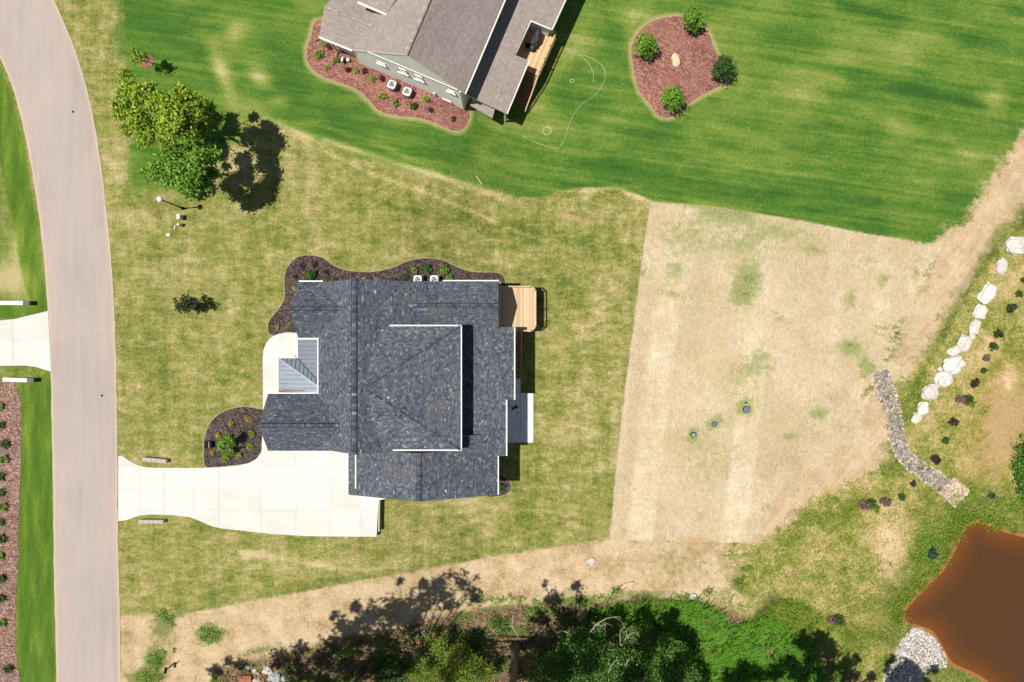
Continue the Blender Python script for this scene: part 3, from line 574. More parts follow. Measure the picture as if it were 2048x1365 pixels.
#=====HOUSE=====
# ------------------------------------------------------------------ roofs
def plane3(a, b, c):
    n = (Vector(b) - Vector(a)).cross(Vector(c) - Vector(a)); A0 = Vector(a)
    gx_, gy_ = -n.x / n.z, -n.y / n.z; return (A0.z - gx_ * A0.x - gy_ * A0.y, gx_, gy_)
def onp(px, py, pl):
    a, bx, by = pl; x0, y0 = (px - CXP) * PXM, (CYP - py) * PXM
    k = (CH - a) / (CH + bx * x0 + by * y0); return Vector((k * x0, k * y0, CH * (1 - k)))
def zp(pl, x, y): return pl[0] + pl[1] * x + pl[2] * y
def clipcv(poly, win):                     # both 2D, win convex CCW
    for i in range(len(win)):
        (x1, y1), (x2, y2) = win[i], win[(i + 1) % len(win)]
        a, b = (y2 - y1), -(x2 - x1); poly = clip_poly(poly, a, b, a * x1 + b * y1)
        if len(poly) < 3: return []
    return poly
def roof_plane(house, pl, xy, mat, fascia, course=.165, tw=(.14, .30), thick=.17, name='roof_slope', vk=1):
    """xy convex world polygon (plan). solid slab + individually coloured shingle tabs laid in stepped courses"""
    if parea(xy) < 0: xy = xy[::-1]
    b = MB(); top = [Vector((x, y, zp(pl, x, y))) for x, y in xy]
    b.face(top); dn = Vector((0, 0, thick))
    for i in range(len(top)):
        p, q = top[i], top[(i + 1) % len(top)]; b.face([p, q, q - dn, p - dn][::-1])
    b.face([p - dn for p in top][::-1])
    slabo = b.build(name, fascia, house)
    # frame: v = across slope (horizontal), u = down-slope
    g = Vector((pl[1], pl[2])); gl = g.length; d2 = (-g / gl) if gl > 1e-6 else Vector((1, 0)); h2 = Vector((-d2.y, d2.x))
    cs = 1 / math.sqrt(1 + gl * gl)
    cr2 = course * cs                      # plan spacing
    su = [Vector(p).dot(d2) for p in xy]; sv = [Vector(p).dot(h2) for p in xy]
    win = [(Vector(p).dot(d2), Vector(p).dot(h2)) for p in xy]
    if parea(win) < 0: win = win[::-1]
    r = MB(); u = max(su); u0 = min(su); nrm = Vector((-pl[1], -pl[2], 1)).normalized()
    def emit(poly, ua, ub, val):
        pts = []
        for (uu, vv) in poly:
            x = d2.x * uu + h2.x * vv; y = d2.y * uu + h2.y * vv
            lift = .006 + .016 * (uu - ua) / (ub - ua); pts.append(Vector((x, y, zp(pl, x, y))) + nrm * lift)
        if len(pts) >= 3:
            if (pts[1] - pts[0]).cross(pts[2] - pts[0]).z < 0: pts = pts[::-1]
            r.face(pts, val)
    while u > u0:
        ua, ub = u - cr2, u; v = min(sv) - random.random() * tw[1]; vm = max(sv)
        # course span for quick reject
        base = random.uniform(-.05, .05)
        while v < vm:
            wv = random.uniform(*tw); poly = [(ua, v), (ub, v), (ub, v + wv), (ua, v + wv)]
            inside = True
            for i in range(len(win)):
                (x1, y1), (x2, y2) = win[i], win[(i + 1) % len(win)]
                if any((x2 - x1) * (p[1] - y1) - (y2 - y1) * (p[0] - x1) < -1e-9 for p in poly): inside = False; break
            q = poly if inside else clipcv(poly, win)
            if len(q) >= 3:
                t_ = random.random(); val = min(1, max(0, random.gauss(.42, .155) * vk + .5 * (1 - vk) + base * vk + (.24 * vk if t_ > .90 else 0)))
                emit(q, ua, ub, val)
            v += wv
        u -= cr2
    s = r.build('shingles', mat, slabo); s['kind'] = 'stuff'
    return slabo
def rect(x0, x1, y0, y1): return [(x0, y0), (x1, y0), (x1, y1), (x0, y1)]
def cap(house, p, q, wd=.30, mat=None, step=.24, dark=.3, shade_bars=False):
    p = Vector(p); q = Vector(q); d = q - p; L_ = d.length; n = int(L_ / step); b = MB()
    x = d.normalized(); y = Vector((0, 0, 1)).cross(x).normalized()
    for i in range(n):
        a = p + x * (i * step); c = p + x * ((i + 1) * step); v = min(1, max(0, random.gauss(dark, .15) + (.35 if random.random() > .9 else 0)))
        z0, z1 = .035, .055
        for s in (-1, 1):
            e = y * s * wd / 2 - Vector((0, 0, wd * .20))
            pts = [a + Vector((0, 0, z0)), c + Vector((0, 0, z1)), c + e + Vector((0, 0, z1)), a + e + Vector((0, 0, z0))]
            if s > 0: pts = pts[::-1]
            if (pts[1] - pts[0]).cross(pts[2] - pts[0]).z < 0: pts = pts[::-1]
            b.face(pts, v)
        b.face([c + Vector((0, 0, z1)), c + y * wd / 2 + Vector((0, 0, z1 - wd * .2)), c + Vector((0, 0, -.02))]); b.face([c + Vector((0, 0, z1)), c - y * wd / 2 + Vector((0, 0, z1 - wd * .2)), c + Vector((0, 0, -.02))])
    o = b.build('ridge_cap', mat, house); o['kind'] = 'stuff'
    if shade_bars:  # black bars stand in for the shadow line beside the raised ridge cap
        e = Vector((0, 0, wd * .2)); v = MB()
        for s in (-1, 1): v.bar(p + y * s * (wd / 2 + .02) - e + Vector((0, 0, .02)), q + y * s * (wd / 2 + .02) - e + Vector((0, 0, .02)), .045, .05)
        v.build('ridge_shade_bar', M['black'], house)
    return o
def gutter(house, p, q, mat=None, w_=.095, h_=.11, name='gutter'):
    b = MB(); p = Vector(p); q = Vector(q); x = (q - p).normalized(); y = Vector((0, 0, 1)).cross(x).normalized()
    b.bar(p, q, w_, .02); b.bar(p + y * w_ / 2 + Vector((0, 0, h_ / 2)), q + y * w_ / 2 + Vector((0, 0, h_ / 2)), .025, h_); b.bar(p - y * w_ / 2 + Vector((0, 0, h_ / 2)), q - y * w_ / 2 + Vector((0, 0, h_ / 2)), .025, h_)
    b.bar(p + Vector((0, 0, h_ - .01)), q + Vector((0, 0, h_ - .01)), w_ * .9, .02)
    return b.build(name, mat or M['white'], house)
def walls(house, x0, x1, y0, y1, zb, zt, mat, name='wall', gable=None):
    """gable: ('x' or 'y', z_ridge): adds triangular ends, ridge runs along the axis"""
    b = MB(); b.box(((x0 + x1) / 2, (y0 + y1) / 2, (zb + zt) / 2), (x1 - x0, y1 - y0, zt - zb))
    if gable:
        ax, zr = gable
        if ax == 'x':
            ym = (y0 + y1) / 2; vs = [(x0, y0, zt), (x0, y1, zt), (x0, ym, zr), (x1, y0, zt), (x1, y1, zt), (x1, ym, zr)]
        else:
            xm = (x0 + x1) / 2; vs = [(x0, y0, zt), (x1, y0, zt), (xm, y0, zr), (x0, y1, zt), (x1, y1, zt), (xm, y1, zr)]
        b.mesh(vs, [(0, 1, 2), (3, 5, 4), (0, 2, 5, 3), (1, 4, 5, 2)])
    return b.build(name, mat, house)
def window(house, c, w_, h_, nrm_ang, name='window'):
    """upright window; nrm_ang = heading of outward normal"""
    c = Vector(c); n = Vector((math.cos(nrm_ang), math.sin(nrm_ang), 0)); x = Vector((-n.y, n.x, 0))
    fr = MB(); t_ = .09
    for s in (-1, 1):
        fr.box(c + x * s * (w_ / 2) + n * .03, (.08, t_, h_ + t_), rz=nrm_ang); fr.box(c + Vector((0, 0, s * h_ / 2)) + n * .03, (.08, w_ + t_, t_), rz=nrm_ang)
    fr.box(c + n * .03, (.06, w_, .05), rz=nrm_ang)
    o = fr.build(name, M['white'], house)
    g = MB(); g.box(c + n * .015, (.03, w_ - .02, h_ - .02), rz=nrm_ang); g.build('pane', M['glass'], o)
    s_ = MB(); s_.box(c + n * .07 - Vector((0, 0, h_ / 2 + .07)), (.16, w_ + .2, .05), rz=nrm_ang); s_.build('sill', M['white'], o)
    return o
# ------------------------------------------------------------------ the house
H1 = empty('house', (-8, -2.5, 0), 'large house with dark charcoal shingle roof and many gables in the middle of the lot', 'house')
XR = -14.17; mW = (7 + .83 * 14.17, .83, 0); mE = (7 - .49 * 14.17, -.49, 0)
YN, YS = 5.55, -10.2; S1 = M['shingle1']; WT = M['white']
roof_plane(H1, mW, rect(-18.35, XR, YS, YN), S1, WT); roof_plane(H1, mE, rect(XR, -6.0, YS, YN), S1, WT)
# west gables
def gableX(x0, x1, y0, y1, ze, zr):
    ym = (y0 + y1) / 2; s = (zr - ze) / ((y1 - y0) / 2)
    roof_plane(H1, (zr + s * ym, 0, -s), rect(x0, x1, ym, y1), S1, WT); roof_plane(H1, (zr - s * ym, 0, s), rect(x0, x1, y0, ym), S1, WT)
gableX(-20.35, -15.2, .31, 5.63, 3.3, 5.8); gableX(-23.2, -15.2, -10.44, -5.02, 3.3, 5.8)
gableX(-10.2, -1.28, .98, 5.69, 3.2, 4.8)
lE = (3.15 + .06 * .19, -.06, 0)
roof_plane(H1, lE, rect(-9, .19, -5.6, 1.31), S1, WT); roof_plane(H1, lE, rect(-9, -.57, -10.94, -5.6), S1, WT)
gE = (6 - .40 * 8.48, -.40, 0); gW = (6 + .40 * 8.48, .40, 0)
roof_plane(H1, gE, rect(-8.48, -1.38, -14.66, -10.22), S1, WT); roof_plane(H1, gE, rect(-4.9, -1.38, -10.22, -8.87), S1, WT); roof_plane(H1, gW, rect(-15.6, -8.48, -14.66, -10.25), S1, WT)
ap = Vector((-13.25, -4.27, 6.75)); NE = Vector((-4.70, 1.36, 5.85)); SE = Vector((-4.70, -9.92, 5.85)); NW = Vector((-12.3, 1.36, 5.85)); SW = Vector((-12.3, -9.92, 5.85))
roof_plane(H1, plane3(ap, NE, NW), [ap[:2], NW[:2], NE[:2]], S1, WT); roof_plane(H1, plane3(ap, SE, NE), [ap[:2], NE[:2], SE[:2]], S1, WT); roof_plane(H1, plane3(ap, SW, SE), [ap[:2], SE[:2], SW[:2]], S1, WT)
CP = S1
cap(H1, (XR, YS, 7), (XR, YN, 7), .42, CP, shade_bars=True); cap(H1, (-20.3, 2.97, 5.8), (-15.7, 2.97, 5.8), .30, CP, shade_bars=True); cap(H1, (-23.1, -7.73, 5.8), (-15.8, -7.73, 5.8), .30, CP, shade_bars=True)
cap(H1, (-1.4, 3.33, 4.8), (-9.0, 3.33, 4.8), .28, CP, shade_bars=True); cap(H1, (-8.48, -14.6, 6), (-8.48, -10.4, 6), .36, CP, shade_bars=True)
cap(H1, NE, ap, .36, CP, dark=.16); cap(H1, SE, ap, .36, CP, dark=.16)
# gutters (white) along the eaves
o_ = .06
for p, q in [((-20.3, 5.63 + o_, 3.2), (-18.0, 5.63 + o_, 3.2)), ((-6.6, 5.69 + o_, 3.1), (-1.25, 5.69 + o_, 3.1)), ((-20.35, .31 - o_, 3.2), (-18.42, .31 - o_, 3.2)),
             ((-18.35 - o_, .31, 3.38), (-18.35 - o_, -5.02, 3.38)), ((-23.2, -5.02 + o_, 3.2), (-18.35, -5.02 + o_, 3.2)), ((-23.2, -10.44 - o_, 3.2), (-17.6, -10.44 - o_, 3.2)),
             ((.19 + o_, 1.31, 3.05), (.19 + o_, -5.6, 3.05)), ((-.57 + o_, -5.6, 3.12), (-.57 + o_, -10.94, 3.12)), ((-1.38 + o_, -10.94, 3.05), (-1.38 + o_, -14.66, 3.05)),
             ((-11.2, 1.36 + o_, 5.73), (-4.64, 1.36 + o_, 5.73)), ((-4.70 + o_, 1.36, 5.73), (-4.70 + o_, -9.92, 5.73)), ((-10.9, -9.92 - o_, 5.73), (-4.64, -9.92 - o_, 5.73)),
             ((-15.6 - o_, -10.5, 3.05), (-15.6 - o_, -14.66, 3.05)), ((-14.82, -10.75, 3.46), (-14.82, -14.0, 3.46))]:
    gutter(H1, p, q)
# downspouts
for x, y, z in [(-20.42, 5.45, 3.15), (-1.15, 5.6, 3.0), (.3, -5.5, 3.0), (-15.72, -14.5, 3.0), (-1.25, -14.4, 3.0)]:
    b = MB(); b.bar((x, y, z), (x, y, -.2 if x < -5 else -2.3), .08, .08); b.build('downspout', WT, H1)
# walls below the eaves
W1 = M['siding1']; zb = -2.6
walls(H1, -20.0, -15.2, .6, 5.3, -.3, 3.15, W1, gable=('x', 5.45)); walls(H1, -22.85, -15.2, -10.1, -5.35, -.3, 3.15, W1, gable=('x', 5.45))
walls(H1, -18.0, -6.0, -9.8, 5.2, zb, 3.05, W1, 'main_wall'); walls(H1, -9.0, -1.6, 1.3, 5.35, zb, 3.05, W1, gable=('x', 4.5))
walls(H1, -9.0, -1.2, -10.5, 1.3, zb, 3.0, W1, 'rear_wall'); walls(H1, -15.2, -1.75, -14.3, -10.3, -.3, 3.0, W1, 'garage_wall', gable=('y', 5.6))
walls(H1, -15.2, -1.75, -14.3, -10.3, zb, -.3, M['found'], 'foundation'); walls(H1, -12.0, -5.05, -9.6, 1.0, 2.8, 5.62, W1, 'upper_wall')
walls(H1, -17.0, -11.5, -10.05, 5.3, 3.05, 4.3, W1, 'attic_wall')
for px_, zc, ang, wd, ht, p in [(0, 0, math.pi, 1.6, 1.5, (-20.0, 2.97, 1.5)), (0, 0, math.pi, .9, .9, (-20.0, 2.97, 4.2)), (0, 0, math.pi, 1.8, 1.5, (-22.85, -7.73, 1.6)),
                                (0, 0, 0, 1.4, 1.5, (-1.2, -3.5, 1.6)), (0, 0, 0, 1.4, 1.5, (-1.2, -8.0, 1.6)), (0, 0, 0, 1.1, 1.2, (-5.05, -4.0, 4.4)), (0, 0, math.pi / 2, 1.2, 1.4, (-14.0, 5.2, 1.6)),
                                (0, 0, math.pi / 2, 1.2, 1.4, (-4.5, 5.35, 1.6)), (0, 0, -math.pi / 2, 1.2, 1.3, (-6.0, -14.3, 1.6))]:
    window(H1, p, wd, ht, ang)
# front door and garage doors
b = MB(); b.box((-18.03, -2.6, 1.2), (.08, 1.0, 2.1)); d_ = b.build('door', M['woodbr'], H1); b = MB(); b.box((-18.10, -2.25, 1.15), (.07, .05, .14)); b.build('handle', M['black'], d_)
b = MB(); b.box((-15.22, -12.3, 1.15), (.08, 3.4, 2.2)); g_ = b.build('garage_door', M['white'], H1)
b = MB(); b.box((-20.2, -10.12, 1.15), (2.9, .08, 2.2)); g_ = b.build('garage_door', M['white'], H1)
# vents
def vent(x, y, pl, r=.045, h=.28):
    z = zp(pl, x, y); b = MB(); b.lathe((x, y, z - .05), [(r * 2.6, .05), (r * 2.2, .09), (r * 1.15, .13), (r, h), (r * .7, h)], 12); o = b.build('vent_pipe', M['white'], H1, smooth=False)
    c_ = MB(); c_.lathe((x, y, z - .05 + h), [(r * .7, -.02), (r * .7, .012)], 12); c_.build('opening', M['black'], o)
pE = plane3(ap, SE, NE)
for px, py, pl in [(751, 583, mE), (777, 795, pE), (892, 982, gE)]:
    v = onp(px, py, pl); vent(v.x, v.y, pl)
# standing-seam porch roof
def seam_plane(pl, xy, step, along='x'):
    if parea(xy) < 0: xy = xy[::-1]
    ys_ = [p[1] if along == 'x' else p[0] for p in xy]; a = min(ys_); e = max(ys_)
    while a < e - .02:
        q = clip_poly(xy, 0, 1, a + step - .012) if along == 'x' else clip_poly(xy, 1, 0, a + step - .012)
        q = clip_poly(q, 0, -1, -a) if along == 'x' else clip_poly(q, -1, 0, -a)
        if len(q) >= 3 and abs(parea(q)) > .01:
            o = slab('metal_panel', q, lambda x, y: zp(pl, x, y), .05, M['metal'], H1)
            # raised seam on the low edge side
            if o:
                s = MB(); lo = sorted([p for p in q if abs((p[1] if along == 'x' else p[0]) - a) < .02], key=lambda p: p[0] if along == 'x' else p[1])
                if len(lo) >= 2:
                    A_, B_ = lo[0], lo[-1]; s.bar((A_[0], A_[1], zp(pl, *A_) + .02), (B_[0], B_[1], zp(pl, *B_) + .02), .03, .05); s.build('seam', M['seam'], o)
        a += step
pA = (2.4 + .35 * 20.65, .35, 0); pB = (2.4 + .23 * 22.5, .23, 0); pN = (2.4 - .35 * 1.66, 0, -.35)
xw = -18.45
# upper west slope (A): down to the valley line X+20.65 = -1.66-Y
seam_plane(pA, [(-20.65, .25), (xw, .25), (xw, -1.66 - (xw + 20.65)), (-20.65, -1.66)], .42, 'x')
def hipY(x): return -1.66 - (pB[1] * (x + 22.5)) / .35
seam_plane(pN, [(-22.5, -1.66), (-20.65, -1.66), (xw, -1.66 - (xw + 20.65)), (xw, hipY(xw))], .42, 'y')
seam_plane(pB, [(-22.5, -1.66), (xw, hipY(xw)), (xw, -4.95), (-22.5, -4.95)], .42, 'x')
for a_, b_ in [((-22.5, -1.66, 2.43), (xw, hipY(xw), zp(pB, xw, 0) + .03))]:
    b = MB(); b.bar(a_, b_, .14, .05); b.build('hip_flashing', M['metal'], H1)
b = MB(); b.bar((-20.65, -1.66, 2.41), (xw, -1.66 - (xw + 20.65), zp(pA, xw, 0) + .01), .10, .03); b.build('valley_flashing', M['seam'], H1)
for p, q in [((-20.65 - .08, .2, 2.33), (-20.65 - .08, -1.6, 2.33)), ((-22.5 - .08, -1.6, 2.33), (-22.5 - .08, -4.9, 2.33)), ((-22.5, -1.58, 2.33), (-20.6, -1.58, 2.33))]: gutter(H1, p, q, None, .10, .10)
for p, q in [((-20.5, .24, 2.75), (xw, .24, 3.2)), ((xw + .02, .2, 3.30), (xw + .02, -4.95, 3.30))]:
    b = MB(); b.bar(p, q, .16, .10); b.build('wall_flashing', WT, H1)
for x, y in [(-22.2, -1.95), (-22.2, -4.7), (-20.4, -1.95)]:
    b = MB(); b.box((x, y, 1.15), (.28, .28, 2.3)); b.build('porch_column', M['woodbr'] if x < -22 and y < -3 else WT, H1)
b = MB(); b.box((-20.7, -4.75, 2.95), (3.2, .10, .16)); b.build('beam', M['woodbr'], H1)
# ------------------------------------------------------------------ rear deck, stair, patio
DK = empty('deck', (-.2, 3, 0), 'raised pale pine deck with chamfered corners and railing behind the charcoal-roofed house', 'deck')
ex = P(1072, 0, 0).x; yt = P(0, 573, 0).y; yb = P(0, 663, 0).y; ch = .45
dpoly = [(-1.6, yb), (ex - ch, yb), (ex, yb + ch), (ex, yt - ch), (ex - ch, yt), (-1.6, yt)]
x = -1.6
while x < ex:
    q = clip_poly(clip_poly(dpoly, 1, 0, min(x + .138, ex)), -1, 0, -x)
    if len(q) >= 3 and abs(parea(q)) > .02: slab('deck_board', q, lambda a, b: 0.0, .035, M['wood'], DK, a=random.random())
    x += .146
b = MB(); per = dpoly[1:] ; 
for i in range(len(dpoly)):
    p, q = dpoly[i], dpoly[(i + 1) % len(dpoly)]; b.bar((p[0], p[1], -.17), (q[0], q[1], -.17), .05, .26)
b.build('rim_joist', M['wood'], DK)
b = MB()
for x in np.arange(-1.2, 2.2, .8): b.bar((x, yb + .1, -.15), (x, yt - .1, -.15), .05, .22)
b.build('joist', M['wood'], DK)
for x, y in [(ex - .2, yb + .6), (ex - .2, yt - .6), (ex - .2, (yb + yt) / 2)]:
    b = MB(); b.box((x, y, -1.4), (.14, .14, 2.2)); b.build('post', M['wood'], DK)
def railing(root, pts, zf, mat, h=.95, gap=.125, posts=True):
    for i in range(len(pts) - 1):
        p, q = Vector((*pts[i], zf[i])), Vector((*pts[i + 1], zf[i + 1])); d = q - p; L_ = d.length
        b = MB(); b.bar(p + Vector((0, 0, h)), q + Vector((0, 0, h)), .12, .04); b.build('top_rail', mat, root)
        b = MB(); b.bar(p + Vector((0, 0, .1)), q + Vector((0, 0, .1)), .04, .07); b.build('bottom_rail', mat, root)
        n_ = max(1, int(L_ / gap))
        for k in range(1, n_):
            c_ = p.lerp(q, k / n_); b = MB(); b.box(c_ + Vector((0, 0, h / 2 + .03)), (.035, .035, h - .1)); b.build('baluster', mat, root)
        npost = max(1, round(L_ / 1.6))
        for k in range(npost + 1):
            c_ = p.lerp(q, k / npost); b = MB(); b.box(c_ + Vector((0, 0, h / 2)), (.1, .1, h + .04)); b.build('rail_post', mat, root)
i_ = .07
railing(DK, [(-1.2, yt - i_), (ex - ch, yt - i_), (ex - i_, yt - ch), (ex - i_, yb + ch), (ex - ch, yb + i_), (.9, yb + i_)], [0] * 6, M['wood'])
ST = empty('stair', (.5, -1, -2.2), 'brown wooden stair running down beside the house wall from the pine deck', 'stair')
sy0 = yb; n_ = 12
for k in range(n_):
    z = -.18 * (k + 1); y = sy0 - .14 - k * .30
    b = MB(); b.box((.40, y, z), (1.1, .29, .045)); b.build('tread', M['woodbr'], ST)
    b = MB(); b.box((.40, y + .14, z - .09), (1.08, .025, .16)); b.build('riser', M['woodbr'], ST)
for x in (-.17, .97):
    b = MB(); b.bar((x, sy0, -.12), (x, sy0 - 3.7, -2.3), .05, .26); b.build('stringer', M['wood'], ST)
b = MB(); b.bar((.93, sy0 - .1, .9), (.93, sy0 - 3.7, -1.3), .07, .05); b.build('handrail', M['wood'], ST)
for k in range(4):
    y = sy0 - .2 - k * 1.12; b = MB(); b.bar((.93, y, -.1 - k * .67), (.93, y, .87 - k * .67), .08, .08); b.build('rail_post', M['wood'], ST)
zpv = -2.3
pat = bpy.data.objects.new('patio', None); COL.objects.link(pat); tag(pat, kind='structure'); pat.location = P(1030, 830, zpv)
pr = [tuple(P(x, y, zpv)[:2]) for x, y in [(960, 757), (1041, 757), (1041, 786), (1066.5, 786), (1066.5, 885), (960, 885)]]
for (xa, xb, ya, yb_) in [(960, 1041, 757, 785.6), (960, 1040.6, 786, 885), (1041, 1066.5, 786, 835), (1041, 1066.5, 835.3, 885)]:
    a_ = P(xa, ya, zpv); c_ = P(xb, yb_, zpv); slab('concrete_slab', rect(a_.x, c_.x, c_.y, a_.y), lambda x, y: zpv, .35, M['patio'], pat, a=random.random())
for px, py, r_, lb in [(1026, 817, .16, 'small dark leaf clump left of the larger one on the blue-grey patio'), (1032, 814, .2, 'larger dark leaf clump on the blue-grey patio'), (1017, 811, .08, 'tiny dark spot of debris at the upper left on the patio'), (1035, 826, .08, 'tiny dark spot of debris lowest on the patio')]:
    c_ = P(px, py, zpv); b = MB(); b.lathe((c_.x, c_.y, zpv), [(r_, .0), (r_ * .9, .05), (r_ * .5, .08)], 9); o = b.build('debris', L['olive']); tag(o, lb, 'debris', 'small dark clumps on the patio')
# ------------------------------------------------------------------ neighbouring house
R0 = P(811, 109, 8.0); vv_ = Vector((.921, -.390, 0)); uu_ = Vector((-.390, -.921, 0))
H2 = empty('house', (R0.x, R0.y, 0), 'neighbouring house with taupe shingle roof and greige siding at the top edge', 'house')
S2 = M['shingle2']; GT = M['gutter2']
def pl_dir(P0, d, s):                      # plane through P0, height changes by s per metre along d
    return (P0.z - s * (P0.x * d.x + P0.y * d.y), s * d.x, s * d.y)
nW = pl_dir(R0, vv_, .76); nE = pl_dir(R0, vv_, -.67)
def pp(lst, pl): return [tuple(onp(x, y, pl)[:2]) for x, y in lst]
def rp2(pl, px, **k): return roof_plane(H2, pl, pp(px, pl), S2, GT, **k)
K2 = dict(course=.15, tw=(.16, .34), vk=.75)
rp2(nW, [(811, 109), (704.7, 99.6), (708, 62), (733, 20), (800, -75), (905, -108)], **K2)
rp2(nE, [(811, 109), (929.5, 187), (1012, -8), (1048, -95), (905, -108)], **K2)
A1 = onp(742, 50, nW); B1 = P(649, 12, A1.z); C1 = onp(704.7, 99.6, nW)
sS = plane3(A1, B1, C1); gd = Vector((sS[1], sS[2])).dot(Vector((uu_.x, uu_.y)))
sN = pl_dir(A1, uu_, -gd)
rp2(sS, [(756, 56), (649, 12), (638.5, 73), (704.7, 99.6), (724, 97)], **K2); rp2(sN, [(742, 50), (649, 12), (668, -8), (740, -60), (790, -30)], **K2)
D1 = onp(773, 27, nW); sD = pl_dir(D1, uu_, -.5)
rp2(sD, [(773, 27), (716, 2.5), (735, -60), (830, -60)], **K2)
g1 = onp(773, 27, sD); g0 = onp(716, 2.5, sD)
gutter(H2, g0 + uu_ * .1 - Vector((0, 0, .1)), g1 + uu_ * .1 - Vector((0, 0, .1)), GT, .16)
def quadwall(house, p, q, zb, mat, name='wall', lap=0):
    b = MB(); p = Vector(p); q = Vector(q); b.face([p, q, (q.x, q.y, zb), (p.x, p.y, zb)]); return b.build(name, mat, house)
def box_uv(p, su, sv, z0, z1, mat, house, name):
    b = MB(); c = Vector(p); b.box((c.x, c.y, (z0 + z1) / 2), (sv, su, z1 - z0), rz=math.atan2(vv_.y, vv_.x)); return b.build(name, mat, house)
# dormer wall box
mid = (g0 + g1) / 2 - uu_ * 1.2; box_uv(mid, 1.6, (g1 - g0).length - .2, g1.z - 2.2, g1.z - .25, M['siding2'], H2, 'dormer_wall')
cap(H2, R0, R0 - uu_ * 12, .34, S2, dark=.55); cap(H2, A1, B1, .28, S2, dark=.55)
b = MB(); q_ = R0 - uu_ * 12; b.bar(R0 + vv_ * .19 - Vector((0, 0, .07)), q_ + vv_ * .19 - Vector((0, 0, .07)), .05, .03); b.build('ridge_shade_bar', M['black'], H2)  # black bar drawn as the shadow edge right of the main ridge
b = MB(); b.bar(A1 + uu_ * .16 - Vector((0, 0, .05)), B1 + uu_ * .16 - Vector((0, 0, .05)), .04, .03); b.build('ridge_shade_bar', M['black'], H2)  # same painted shadow edge along the wing ridge
# main gable wall facing the mulch bed: individually lapped siding boards
def s_of(p): return (Vector((p.x, p.y, 0)) - Vector((R0.x, R0.y, 0))).dot(vv_)
wallO = Vector((R0.x, R0.y, 0)) - uu_ * .04      # wall plane sits back from the rake
s0, s1 = -6.3 , 4.95
def zroof(s): return (8.0 + .76 * s if s < 0 else 8.0 - .67 * s) - .22
b = MB(); prof = [(s0, -1.5), (s0, zroof(s0)), (0, zroof(0)), (s1, zroof(s1)), (s1, -1.8)]
front = [wallO + vv_ * s + Vector((0, 0, z)) for s, z in prof]; back = [p - uu_ * 14 for p in front]
b.face(front); b.face(back[::-1])
for i in range(5): b.face([front[i], back[i], back[(i + 1) % 5], front[(i + 1) % 5]])
mw = b.build('wall', M['siding2'], H2)
lap = MB(); z = -1.6
while z < 7.7:
    lo = s0 if z < zroof(s0) else (z + .22 - 8) / .76; hi = s1 if z < zroof(s1) else (8 - z - .22) / .67
    if hi - lo > .2:
        v_ = random.uniform(.3, .8); p = wallO + uu_ * .028 + vv_ * lo; q = wallO + uu_ * .028 + vv_ * hi
        lap.face([p + Vector((0, 0, z)), q + Vector((0, 0, z)), q - uu_ * .02 + Vector((0, 0, z + .19)), p - uu_ * .02 + Vector((0, 0, z + .19))], v_)
        lap.face([p + Vector((0, 0, z)), p - uu_ * .027 + Vector((0, 0, z)), q - uu_ * .027 + Vector((0, 0, z)), q + Vector((0, 0, z))], v_)
    z += .19
o = lap.build('siding_boards', M['siding2'], mw); o['kind'] = 'stuff'
# belt trim and rake trim
b = MB(); za = 4.5; b.bar(wallO + uu_ * .06 + vv_ * -4.4 + Vector((0, 0, za)), wallO + uu_ * .06 + vv_ * 4.7 + Vector((0, 0, za)), .05, .16); b.build('belt_trim', M['white'], H2)
for sa, sb in ((s0, 0), (0, s1)):
    b = MB(); b.bar(R0 * 1 + vv_ * sa - uu_ * .02 + Vector((0, 0, zroof(sa) - 8 + .08)), R0 + vv_ * sb - uu_ * .02 + Vector((0, 0, zroof(sb) - 8 + .08)), .06, .2); b.build('rake_board', M['white'], H2)
b = MB(); b.bar(wallO + uu_ * .05 + vv_ * (s0 - .02) + Vector((0, 0, -.9)), wallO + uu_ * .05 + vv_ * (s1 + .02) + Vector((0, 0, -.9)), .06, .9); b.build('foundation', M['found'], H2)
b = MB(); b.bar(wallO + uu_ * .05 + vv_ * s1 + Vector((0, 0, -1.2)), wallO + uu_ * .05 + vv_ * s1 + Vector((0, 0, 4.4)), .14, .14); b.build('corner_board', M['white'], H2)
ang_u = math.atan2(uu_.y, uu_.x)
for s, z, wd, ht in [(-1.1, 3.3, .9, .9), (.55, 3.3, .9, .9), (3.9, 3.3, .8, .3), (3.1, -.1, 1.1, .4), (-3.4, 2.9, .8, .3)]:
    window(H2, wallO + vv_ * s + uu_ * .03 + Vector((0, 0, z)), wd, ht, ang_u)
b = MB(); b.box(wallO + vv_ * 1.9 + uu_ * .12 + Vector((0, 0, .2)), (.12, .16, 1.5), rz=ang_u); b.build('meter_pipe', M['white'], H2)
